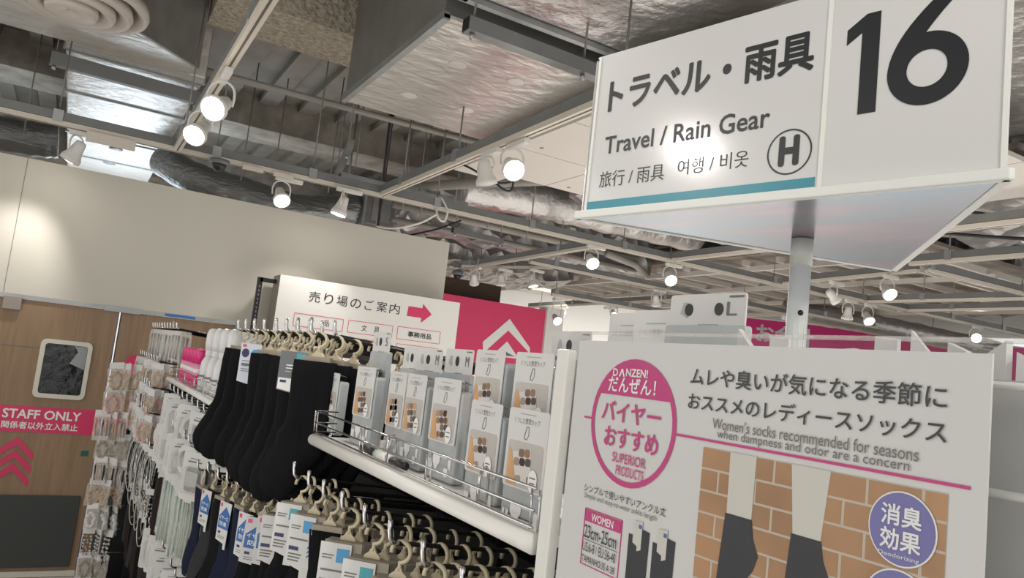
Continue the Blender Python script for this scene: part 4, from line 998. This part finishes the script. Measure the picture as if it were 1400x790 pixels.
def sock_proto(kind, colr, L_, foot, label, wd=0.031, lab='white'):
    """pair of socks on a cream hook; origin = where the hook rests on the rod; faces -y"""
    t = thing('sock_pair', label, 'socks', (0, 0, 0))
    arc = [(0.0150 * math.sin(a), 0, 0.0150 * math.cos(a) - 0.0015) for a in [R(-100 + i * 280 / 14) for i in range(15)]]
    arc += [(0.001, 0, -0.0205), (0.0, 0, -0.028)]
    hg = obj('hanger', MB().tube(arc, 0.0034, 6), 'hanger', t)
    obj('clip_bar', MB().slab([(-0.014, -0.039), (0.014, -0.039), (0.013, -0.034), (0.006, -0.029), (0.004, -0.024), (-0.004, -0.024), (-0.006, -0.029), (-0.013, -0.034)], -0.0022, 0.0022), 'hanger', hg)
    mm = colr
    big = 2.0 if wd > 0.037 else 1.0
    obj('sock', sock_mb(L_, 1, -0.0050 * big, 0.0, wd, foot, big), mm, t)
    obj('sock', sock_mb(L_ * 0.96, 1, 0.0070 * big, 0.05, wd * 0.95, foot, big), mm, t)
    cw = 0.026
    if lab == 'taupe':        # taupe folded header, white label
        h = obj('header', MB().slab([(-0.031, -0.052), (0.031, -0.052), (0.031, -0.038), (-0.031, -0.038)], -0.0135, 0.0135), 'taupe', t)
        c = obj('label_card', MB().slab([(-0.032, -0.118), (-0.006, -0.126), (-0.006, -0.140), (0.012, -0.140), (0.012, -0.04), (-0.032, -0.040)], -0.0152, -0.0142), 'paper', t)
        obj('square_print', MB().box(-0.008, 0.009, -0.0160, -0.0154, -0.066, -0.047), 'sky' if kind % 2 else 'tealp', c)
        obj('size_print', MB().box(-0.028, -0.012, -0.0160, -0.0154, -0.096, -0.090), 'navyp', c)
        obj('small_print', MB().box(-0.028, -0.012, -0.0160, -0.0154, -0.058, -0.0565).box(-0.028, -0.014, -0.0160, -0.0154, -0.062, -0.0605).box(-0.028, 0.002, -0.0160, -0.0154, -0.079, -0.0765)
            .box(-0.028, -0.006, -0.0160, -0.0154, -0.103, -0.101).box(-0.028, -0.008, -0.0160, -0.0154, -0.108, -0.106).box(-0.028, -0.010, -0.0160, -0.0154, -0.113, -0.111), 'inkgrey', c)
        for k in range(3):
            zz = -0.084 - k * 0.007
            obj('chevron_print', MB().slab([(0.003, zz - 0.004), (0.0075, zz), (0.012, zz - 0.004), (0.012, zz - 0.0065), (0.0075, zz - 0.0025), (0.003, zz - 0.0065)], -0.0160, -0.0154), 'blue', c)
    elif lab == 'blue':
        c = obj('label_card', MB().slab([(-0.026, -0.128), (0.010, -0.132), (0.010, -0.144), (0.020, -0.144), (0.026, -0.04), (-0.026, -0.04)], -0.0152, -0.0142), 'paper', t)
        obj('mountain_print', MB().slab([(-0.022, -0.100), (0.023, -0.100), (0.023, -0.066), (0.004, -0.050), (-0.022, -0.074)], -0.0160, -0.0154), 'blue', c)
        txt('イヤーに', 'white', c, -0.019, 0.020, -0.080, -0.071, -0.0164, 0.02)
        txt('防臭', 'white', c, -0.015, 0.015, -0.094, -0.084, -0.0164, 0.02)
        obj('pink_tab', MB().box(-0.022, -0.014, -0.0160, -0.0154, -0.052, -0.044), 'hotpink', c)
        obj('size_print', MB().box(-0.018, -0.008, -0.0160, -0.0154, -0.112, -0.107), 'navyp', c)
        obj('small_print', MB().box(-0.018, 0.014, -0.0160, -0.0154, -0.118, -0.117).box(-0.018, 0.010, -0.0160, -0.0154, -0.122, -0.121), 'inkgrey', c)
    elif lab == 'grey':
        c = obj('label_card', MB().slab([(-0.026, -0.118), (0.002, -0.122), (0.002, -0.128), (0.018, -0.128), (0.026, -0.04), (-0.026, -0.04)], -0.0152, -0.0142), 'labelgrey', t)
        obj('white_half', MB().slab([(-0.024, -0.116), (0.002, -0.120), (0.002, -0.126), (0.016, -0.126), (0.020, -0.094), (-0.024, -0.094)], -0.0160, -0.0154), 'white', c)
        obj('square_print', MB().box(0.006, 0.024, -0.0160, -0.0154, -0.055, -0.042), 'tealp', c)
        obj('size_print', MB().box(-0.020, -0.008, -0.0166, -0.0162, -0.103, -0.098), 'navyp', c)
        obj('small_print', MB().box(-0.012, 0.010, -0.0160, -0.0154, -0.069, -0.067).box(-0.012, 0.008, -0.0160, -0.0154, -0.075, -0.073).box(-0.012, -0.002, -0.0160, -0.0154, -0.081, -0.080), 'white', c)
    elif lab == 'white':
        c = obj('label_card', MB().slab([(-0.024, -0.128), (0.006, -0.134), (0.006, -0.146), (0.018, -0.146), (0.024, -0.034), (-0.024, -0.034)], -0.0152, -0.0142), mat('pale_blue_card', (0.62, 0.66, 0.72), 0.5), t)
        obj('round_print', MB().slab(ell(-0.012, -0.058, 0.0085, 0.011, 18), -0.0160, -0.0154), 'navyp', c)
        obj('round_print', MB().slab(ell(0.010, -0.058, 0.0085, 0.011, 18), -0.0160, -0.0154), 'sky', c)
        obj('pink_tab', MB().box(-0.020, -0.012, -0.0160, -0.0154, -0.043, -0.037), 'hotpink', c)
        obj('black_strip', MB().box(-0.018, 0.018, -0.0160, -0.0154, -0.090, -0.083), 'labelgrey', c)
        obj('small_print', MB().box(-0.018, 0.010, -0.0160, -0.0154, -0.078, -0.0765).box(-0.018, 0.012, -0.0160, -0.0154, -0.098, -0.0965).box(-0.018, 0.008, -0.0160, -0.0154, -0.103, -0.1015), 'inkgrey', c)
        obj('sock_print', MB().slab([(0.006, -0.138), (0.015, -0.138), (0.016, -0.112), (0.013, -0.112), (0.012, -0.132), (0.006, -0.134)], -0.0160, -0.0154), 'navyp', c)
    else:                      # plain queue member: taupe header only
        obj('header', MB().slab([(-0.031, -0.058), (0.031, -0.058), (0.031, -0.038), (-0.031, -0.038)], -0.0105, 0.0105), 'taupe', t)
    if lab in ('taupe', 'blue'):
        for c_ in t.children:
            if c_.name.startswith('label_card'): c_.scale = (1.28, 1.0, 1.2); c_.location = (0.0, -0.002, 0.006)
            if c_.name.startswith('header'): c_.scale = (1.15, 1.0, 1.2); c_.location = (0.0, 0.0, 0.006)
    if wd > 0.037:                                     # larger print on the long pairs, in front of the thicker knit
        for c_ in t.children:
            if c_.name.startswith('label_card'): c_.location = (-0.006, -0.016, 0.012); c_.scale = (1.3, 1.05, 1.12)
    return t
protos = {}
def socks(key, x, y, z, rot, label, group):
    """place a sock pair; the first of each kind is the prototype itself"""
    if key not in protos:
        kind, colr, L_, foot, wd, lab = key
        p = sock_proto(kind, colr, L_, foot, label, wd, lab); protos[key] = (p, kids(p))
        p.location = (x, y, z); p.rotation_euler = (0, 0, rot); p['group'] = group; return p
    p, kd = protos[key]
    r = dup(p, (x, y, z), rot, label, group, kd)
    r.rotation_euler = (random.uniform(-0.05, 0.05), random.uniform(-0.06, 0.06), rot)
    return r

# --- lower row under the near shelf
LOWY = [0.735, 0.828, 0.945, 1.065, 1.175, 1.290, 1.400, 1.500, 1.612]
CN = {'k_black': 'black', 'k_grey': 'grey', 'k_char': 'charcoal', 'k_navy': 'navy', 'k_brown': 'brown'}
lowcol = ['k_black', 'k_grey', 'k_black', 'k_black', 'k_char', 'k_grey', 'k_black', 'k_black', 'k_black']
for i, y in enumerate(LOWY):
    z = 1.648 if y > 0.9 else 1.645
    add_hook('black peg hook with chrome tip, %s from the white post, under near shelf' % ORD[i], y, z, 'peg hooks under the near shelf')
    nq = [9, 9, 7, 6, 6, 5, 4, 3, 3][i]
    xs = [0.468]
    if i in (5, 6, 7): xs = [0.466]
    x = xs[0]
    for q in range(1, nq):
        x += random.uniform(0.030, 0.046) if q > 1 else 0.020
        if x < 0.86: xs.append(x)
    if i in (2, 3): xs = xs[:1] + [v + 0.01 for v in xs[1:]]
    for q, x in enumerate(xs):
        zr = z - 0.0125 - 0.036 * (x - 0.462) / 0.458 - 0.010
        rot = RZ + R(50) + random.uniform(-0.12, 0.12)
        if q == 0:
            socks((i % 2, lowcol[i], 0.15, 0.09, 0.036, 'taupe' if i not in (0, 1, 6) else 'plain'), x, y, zr, rot,
                  '%s sock pair with %s, front of the %s low hook from post' % (CN[lowcol[i]], 'white label' if i not in (0, 1, 6) else 'bare taupe header', ORD[i]), 'front sock pairs under the near shelf')
        else:
            socks((0, lowcol[i], 0.15, 0.09, 0.030, 'plain'), x, y, zr, RZ + R(14) + random.uniform(-0.22, 0.22),
                  '%s socks with taupe header, %s in the queue on the %s low hook from post' % (CN[lowcol[i]], ORD[q], ORD[i]), 'socks queued on low hook %s' % ORD[i])
# --- second tier hooks in the gap and beyond (blue labels)
gap = [(1.730, 1.600, 'k_black', 'taupe'), (1.80, 1.585, 'k_black', 'blue'), (1.90, 1.560, 'k_black', 'blue'), (2.02, 1.545, 'k_brown', 'blue'), (2.14, 1.535, 'k_navy', 'blue'),
       (2.28, 1.520, 'k_navy', 'blue'), (2.42, 1.505, 'k_black', 'blue'), (2.60, 1.495, 'k_char', 'blue'), (2.80, 1.47, 'k_navy', 'blue')]
for i, (y, z, c, lb) in enumerate(gap):
    add_hook('dark peg hook below the long black socks, %s from the near shelf' % ORD[i], y, z, 'peg hooks below the long black socks')
    lb = lb if i < 4 else ('blue' if i in (5, 7) else 'plain')
    for q in range(4):
        x = 0.470 + q * 0.035
        if q == 0:
            socks((0, c, 0.19, 0.11, 0.036, lb), x, y, z - 0.024 - 0.003 * q, RZ + (R(56) if i < 3 else R(16)) + random.uniform(-0.15, 0.15),
                  '%s socks with %s label, %s in the row under long socks' % (CN[c], {'blue': 'mountain blue', 'taupe': 'white', 'plain': 'no'}[lb], ORD[i]), 'labelled socks below the long black socks')
        else:
            socks((0, c, 0.19, 0.11, 0.032, 'plain'), x, y, z - 0.024 - 0.003 * q, RZ + R(20) + random.uniform(-0.2, 0.3),
                  '%s socks, %s behind the %s labelled pair under long socks' % (CN[c], ORD[q - 1], ORD[i]), 'socks behind labelled pair %s' % ORD[i])
# --- upper hooks with long black socks
UPY = [1.640, 1.750, 1.855, 1.960, 2.100, 2.225, 2.345, 2.46]
for i, y in enumerate(UPY):
    z = 1.950
    add_hook('black peg hook with chrome tip at eye level, %s from the near shelf' % ORD[i], y, z, 'upper peg hooks')
    if i in (2,): first_q = 2
    lab = {1: 'grey', 5: 'white'}.get(i, 'plain')
    for q in range(4):
        x = 0.470 + q * 0.040
        zr = z - 0.0225 - 0.036 * (x - 0.462) / 0.458
        big = 0.047
        if q == 0:
            socks((0, 'k_black', 0.20 - (0.03 if i == 0 else 0), 0.115, big, lab), x, y, zr, RZ + R(50) + random.uniform(-0.12, 0.12),
                  'long black socks with %s, front of the %s upper hook' % ({'grey': 'grey label', 'white': 'round blue prints label', 'plain': 'taupe header'}[lab], ORD[i]), 'long black socks at the front of upper hooks')
        else:
            socks((0, 'k_black', 0.20 - (0.03 if i == 0 else 0), 0.115, big - 0.002, 'plain'), x, y + random.uniform(-0.004, 0.004), zr, RZ + R(30) + random.uniform(-0.25, 0.25),
                  'long black socks, %s in the queue on the %s upper hook' % (ORD[q], ORD[i]), 'long black socks queued on upper hook %s' % ORD[i])
# extra upper rods seen edge-on behind the size cards, with small dark socks at their far ends
for i, y in enumerate((1.70, 1.80, 1.91, 2.03)):
    add_hook('upper rod passing behind the S card, %s' % ORD[i], y, 1.952, 'upper rods behind the size cards', 0.52)
for i in range(16):
    x = 0.66 + (i % 8) * 0.031; y = 1.655 if i < 8 else 1.80
    socks((1, 'k_black', 0.07, 0.06, 0.022, 'plain'), x, y, 1.905, RZ + random.uniform(-0.2, 0.2), 'short black socks behind the size cards, %s from the front on the %s rod' % (ORD[i % 8], 'nearer' if i < 8 else 'farther'), 'short socks behind the size cards')

# ================================================================== BOTTLES on the far shelf
def pink_bottle(label):
    t = thing('pink_bottle', label, 'bottle', (0, 0, 0), 0, 'pink bottles on the far shelf')
    obj('body', MB().lathe([(0.020, 0), (0.024, 0.004), (0.024, 0.085), (0.021, 0.100)], n=16), 'softpink', t)
    obj('cap', MB().lathe([(0.0225, 0.098), (0.0225, 0.150), (0.019, 0.157)], n=16), 'hotpink', t)
    obj('label_band', MB().lathe([(0.0243, 0.060), (0.0243, 0.078)], n=16), 'white', t)
    obj('lower_print', MB().lathe([(0.0243, 0.012), (0.0243, 0.050)], n=16), 'hotpink', t)
    return t
p = pink_bottle('pink capped bottle with white band, first from the milky bottles'); pk = kids(p)
for i in range(10):
    r_, c_ = divmod(i, 5); loc = (0.495 + r_ * 0.056, 3.43 + c_ * 0.105, 1.695)
    if i == 0: p.location = loc
    else: dup(p, loc, 0, 'pink capped bottle with white band, %s in the %s row from milky bottles' % (ORD[c_], ['front', 'back'][r_]), None, pk)
def milky(label):
    t = thing('milky_bottle', label, 'bottle', (0, 0, 0), 0, 'milky bottles on the far shelf')
    obj('body', MB().lathe([(0.028, 0), (0.033, 0.004), (0.033, 0.095), (0.030, 0.115), (0.020, 0.135), (0.019, 0.140)], n=20), 'bottlew', t)
    obj('collar', MB().lathe([(0.021, 0.138), (0.0215, 0.150), (0.020, 0.152), (0.0215, 0.154), (0.0215, 0.164)], n=20), 'bottlew', t)
    obj('cap', MB().lathe([(0.024, 0.162), (0.026, 0.19), (0.025, 0.225), (0.020, 0.242), (0.010, 0.249)], n=20), 'bottlew', t)
    obj('label_print', MB().box(-0.018, 0.018, -0.0345, -0.0335, 0.055, 0.062).box(-0.014, 0.014, -0.0345, -0.0335, 0.042, 0.045), 'inkgrey', t)
    return t
p = milky('milky white bottle with domed cap, first in front row'); pk = kids(p)
for i in range(8):
    r_, c_ = divmod(i, 4); loc = (0.505 + r_ * 0.072, 2.80 + c_ * 0.155 + r_ * 0.05, 1.695)
    if i == 0: p.location = loc; p.rotation_euler = (0, 0, RZ + 0.6)
    else: dup(p, loc, RZ + 0.6, 'milky white bottle with domed cap, %s in the %s row' % (ORD[c_], ['front', 'back'][r_]), None, pk)

# ================================================================== HANGING ACCESSORY PACKS, far bays
def bag_mb(wd, ht, th, seed, z0):
    rnd = random.Random(seed); mb = MB(); nx, nz = 5, 6; vs = []
    for s_ in (-1, 1):
        for j in range(nz + 1):
            for i in range(nx + 1):
                u = i / nx * 2 - 1; v = j / nz
                b_ = (1 - abs(u) ** 2.5) * math.sin(PI * min(1, v * 0.9 + 0.08)) * th
                vs.append((u * wd * (1 + rnd.uniform(-0.03, 0.03)), s_ * (b_ + 0.0006) + rnd.uniform(-0.0015, 0.0015), z0 - ht + ht * v + rnd.uniform(-0.002, 0.002)))
    W = nx + 1; K = W * (nz + 1); fs = []
    for j in range(nz):
        for i in range(nx):
            a = j * W + i
            fs.append((a, a + 1, a + W + 1, a + W)); fs.append((K + a, K + a + W, K + a + W + 1, K + a + 1))
    return mb.add(vs, fs, True)
def acc_proto(style, seed, label):
    t = thing('accessory_pack', label, 'package', (0, 0, 0))
    rnd = random.Random(seed)
    if style == 'clips':      # clear bag, white header, dark clips
        obj('header', MB().slab(rrect(-0.034, 0.034, -0.040, -0.008, 0.003, 2), -0.002, 0.002), 'paper', t)
        for k in range(4):
            x = -0.022 + k * 0.015
            obj('hair_clip', MB().tube([(x, -0.004, -0.052), (x + rnd.uniform(-0.004, 0.004), -0.009, -0.085), (x + rnd.uniform(-0.006, 0.006), -0.003, -0.125)], 0.0042, 6), ['black', 'beige', 'silver'][(k + seed) % 3], t)
        obj('bag', bag_mb(0.036, 0.115, 0.012, seed, -0.03), 'bag', t)
    elif style == 'fabric':   # beige scrunchie in a clear bag
        obj('header', MB().slab(rrect(-0.030, 0.030, -0.034, -0.006, 0.003, 2), -0.002, 0.002), 'paper', t)
        pts = [(0.020 * math.cos(a) * (1 + 0.1 * math.sin(5 * a)), -0.003 + 0.003 * math.sin(7 * a), -0.085 + 0.033 * math.sin(a)) for a in [2 * PI * k / 28 for k in range(28)]]
        obj('scrunchie', MB().tube(pts, [0.008 * (1 + 0.3 * math.sin(k * 2.3)) for k in range(28)], 8, closed=True), ['beige', 'blush', 'taupe', 'paper'][seed % 4], t)
        obj('bag', bag_mb(0.036, 0.10, 0.012, seed, -0.03), 'bag', t)
    elif style == 'loops':    # long elastic cords
        obj('header', MB().slab(rrect(-0.024, 0.024, -0.034, -0.006, 0.003, 2), -0.002, 0.002), 'paper', t)
        for k in range(4):
            wx = 0.016 + 0.003 * k; l = 0.085 + 0.012 * rnd.random() * k; x0 = rnd.uniform(-0.010, 0.010)
            pts = [(x0 + wx * math.cos(a), -0.003 - 0.002 * k, -0.035 - l + l * math.sin(a)) for a in [2 * PI * q / 22 for q in range(22)]]
            obj('elastic_cord', MB().tube(pts, 0.0018, 5, closed=True), ['silver', 'silver', 'black', 'lampw'][k], t)
    elif style == 'beads':    # strings of pearly charms
        obj('header', MB().slab(rrect(-0.026, 0.026, -0.034, -0.006, 0.003, 2), -0.002, 0.002), 'paper', t)
        for k in range(3):
            mb = MB()
            for q in range(6):
                mb.lathe([(0.001, -0.006), (0.005, -0.002), (0.0055, 0.002), (0.001, 0.006)], (-0.018 + 0.017 * k + rnd.uniform(-0.004, 0.004), -0.004, -0.045 - q * 0.016 + rnd.uniform(-0.003, 0.003)), 7)
            obj('bead_string', mb, ['pearl', 'silver', 'copper'][k] if rnd.random() < 0.5 else ['pearl', 'silver', 'pearl'][k], t)
    elif style == 'blister':  # white card, clear blister
        obj('card', MB().slab(rrect(-0.046, 0.046, -0.150, -0.010, 0.008, 3), -0.001, 0.001), 'paper', t)
        obj('item', MB().slab(rrect(-0.022, 0.022, -0.110, -0.066, 0.006, 3), -0.009, -0.001), 'galv', t, bevel=0.002)
        obj('blister', MB().slab(rrect(-0.034, 0.034, -0.130, -0.052, 0.012, 4), -0.016, -0.001), 'bag', t, bevel=0.004)
        obj('small_print', MB().box(-0.026, 0.026, -0.0022, -0.0012, -0.040, -0.036).box(-0.018, 0.018, -0.0022, -0.0012, -0.030, -0.028), 'inkgrey', t)
    elif style == 'round':    # round clear pack
        obj('card', MB().slab(ell(0, -0.075, 0.045, 0.058, 24), -0.001, 0.001), 'paper', t)
        obj('cup', MB().lathe([(0.032, 0.0), (0.030, 0.014), (0.010, 0.02)], (0, -0.001, -0.075), 18, Matrix.Rotation(R(90), 3, 'X')), 'bag', t)
    elif style == 'stick':    # long narrow pack with pale green sticks
        obj('header', MB().slab(rrect(-0.022, 0.022, -0.060, -0.006, 0.003, 2), -0.002, 0.002), 'paper', t)
        for k in range(3):
            obj('stick', MB().tube([(-0.012 + k * 0.012, -0.003, -0.060), (-0.012 + k * 0.012, -0.003, -0.26)], 0.0040, 6), 'green', t)
        obj('bag', bag_mb(0.024, 0.235, 0.008, seed, -0.05), 'bag', t)
    elif style == 'chrome':   # clear strip packs at the very top
        obj('header', MB().slab(rrect(-0.020, 0.020, -0.026, -0.006, 0.003, 2), -0.002, 0.002), 'bag', t)
        for k in range(2):
            obj('metal_pin', MB().tube([(-0.008 + k * 0.016, -0.003, -0.03), (-0.008 + k * 0.016, -0.003, -0.15)], 0.0035, 6), ['silver', 'labelgrey'][k], t)
        obj('bag', bag_mb(0.024, 0.14, 0.008, seed, -0.02), 'bag', t)
    elif style == 'drape':    # dark ribbon or stocking hanging straight
        obj('header', MB().slab(rrect(-0.024, 0.024, -0.040, -0.006, 0.003, 2), -0.002, 0.002), 'paper', t)
        obj('ribbon', MB().slab([(-0.020, -0.035), (-0.026, -0.16), (-0.018, -0.30), (0.014, -0.31), (0.024, -0.15), (0.020, -0.035)], -0.005, 0.003), ['k_brown', 'k_char', 'k_black'][seed % 3], t, bevel=0.003)
    return t
AP = {}
def acc(style, seed, x, y, z, rot, label, group, sc=1.0, tilt=0.0):
    k = (style, seed)
    if k in AP:
        r = dup(AP[k][0], (x, y, z), rot, label, group, AP[k][1]); r.scale = (sc, sc, sc); r.rotation_euler = (tilt, tilt * 0.7, rot); return r
    if k not in AP:
        p = acc_proto(style, seed, label); AP[k] = (p, kids(p)); p.location = (x, y, z); p.rotation_euler = (0, 0, rot); p['group'] = group; return p
desc = {'clips': 'bag of dark and beige hair clips', 'fabric': 'clear bag with a fabric scrunchie', 'loops': 'bunch of silver elastic hair cords', 'beads': 'card of pearly bead strings',
        'blister': 'white card with clear blister pack', 'round': 'round clear blister pack', 'stick': 'long pack of pale green sticks', 'chrome': 'clear strip pack of metal pins', 'drape': 'dark hanging ribbon pack'}
rows = [  # style cycle, y start, y end, step, z, x front, depth count, row words
    (['chrome'], 4.20, 5.60, 0.14, 1.935, 0.47, 2, 'top row beyond pink bottles'),
    (['fabric', 'clips'], 4.35, 5.60, 0.15, 1.755, 0.42, 2, 'second row at shelving end'),
    (['fabric', 'beads', 'clips'], 4.30, 5.55, 0.15, 1.625, 0.40, 2, 'third row at shelving end'),
    (['fabric', 'fabric', 'clips'], 4.25, 5.50, 0.15, 1.50, 0.40, 2, 'fourth row at shelving end'),
    (['loops'], 4.05, 5.30, 0.13, 1.355, 0.42, 2, 'fifth row at shelving end'),
    (['beads', 'loops'], 4.00, 5.20, 0.13, 1.185, 0.44, 2, 'sixth row at shelving end'),
    (['drape'], 3.95, 5.30, 0.12, 1.02, 0.46, 2, 'seventh row at shelving end'),
    (['blister', 'round'], 2.78, 4.15, 0.15, 1.640, 0.462, 3, 'row right under far shelf'),
    (['blister', 'blister', 'round'], 2.95, 4.15, 0.13, 1.51, 0.45, 2, 'second row under far shelf'),
    (['stick'], 3.10, 3.75, 0.075, 1.355, 0.465, 3, 'row below the blister packs'),
    (['drape'], 3.78, 4.15, 0.11, 1.31, 0.46, 3, 'left of green sticks'),
    (['blister'], 3.05, 4.20, 0.14, 1.03, 0.47, 2, 'lowest row at bottom edge'),
]
for style_c, y0, y1, st, z, xf, dep, words in rows:
    n = int((y1 - y0) / st + 0.5)
    for i in range(n):
        y = y0 + i * st
        s_ = style_c[i % len(style_c)]
        add_hook('small peg hook %s, %s from the right' % (words, ORD[min(i, 19)]), y, z + 0.012, 'peg hooks ' + words, xf)
        for q in range(dep):
            sd = (i + q) % 4 if s_ in ('fabric', 'drape') else (i % 2)
            lb = '%s, %s, %s from right%s' % (desc[s_], words, ORD[min(i, 19)], ['', ', behind', ', hindmost'][q])
            acc(s_, sd, xf + 0.012 + q * 0.040, y + random.uniform(-0.01, 0.01), z - 0.004, RZ + R(45) + random.uniform(-0.45, 0.45), lb, ('packs ' + words) if q == 0 else ('packs queued behind, ' + words),
                random.uniform(1.0, 1.3), random.uniform(-0.12, 0.12))
# end-of-run packs that lean out toward the aisle, on a thin white side rack
er = thing('side_rack', 'thin white side rack leaning at the far shelving end', 'display rack', (0.36, 5.3, 0))
obj('upright', MB().tube([(0, 0, 0.3), (0.0, 0, 1.70)], 0.006, 8), 'rackwhite', er)
obj('upright', MB().tube([(0.2, 0, 0.3), (0.2, 0, 1.70)], 0.006, 8), 'rackwhite', er)
obj('foot', MB().box(-0.05, 0.25, -0.1, 0.1, 0.0, 0.30), 'black', er)
for k in range(9):
    obj('arm', MB().tube([(0.2, 0, 0.55 + k * 0.14), (-0.10, 0.02, 0.55 + k * 0.14)], 0.003, 6), 'chrome', er)
sides = [(1.70, 'fabric', 0), (1.56, 'fabric', 1), (1.42, 'clips', 1), (1.29, 'fabric', 2), (1.15, 'clips', 0), (1.02, 'fabric', 0), (0.88, 'fabric', 3), (0.74, 'beads', 1), (0.60, 'fabric', 2)]
for k, (z, s_, sd) in enumerate(sides):
    for q in range(3):
        acc(s_, sd, 0.28 + q * 0.055 - (0.03 if k in (2,) else 0), 5.12 - q * 0.03, z + 0.01, R(-20) + random.uniform(-0.4, 0.4) + (R(-50) if q else 0),
            '%s on side rack, %s level down%s' % (desc[s_], ORD[k], ['', ', second across', ', third across'][q]), 'packs on the side rack', random.uniform(1.15, 1.4), random.uniform(-0.2, 0.2))
dk = thing('dark_panel_stand', 'dark upright panel standing beyond the side rack', 'stand', (0.46, 5.95, 0))
obj('panel', MB().box(-0.03, 0.25, -0.02, 0.02, 0.05, 1.235), 'blackmetal', dk, bevel=0.004)
obj('foot', MB().box(-0.05, 0.27, -0.12, 0.12, 0, 0.05), 'black', dk)
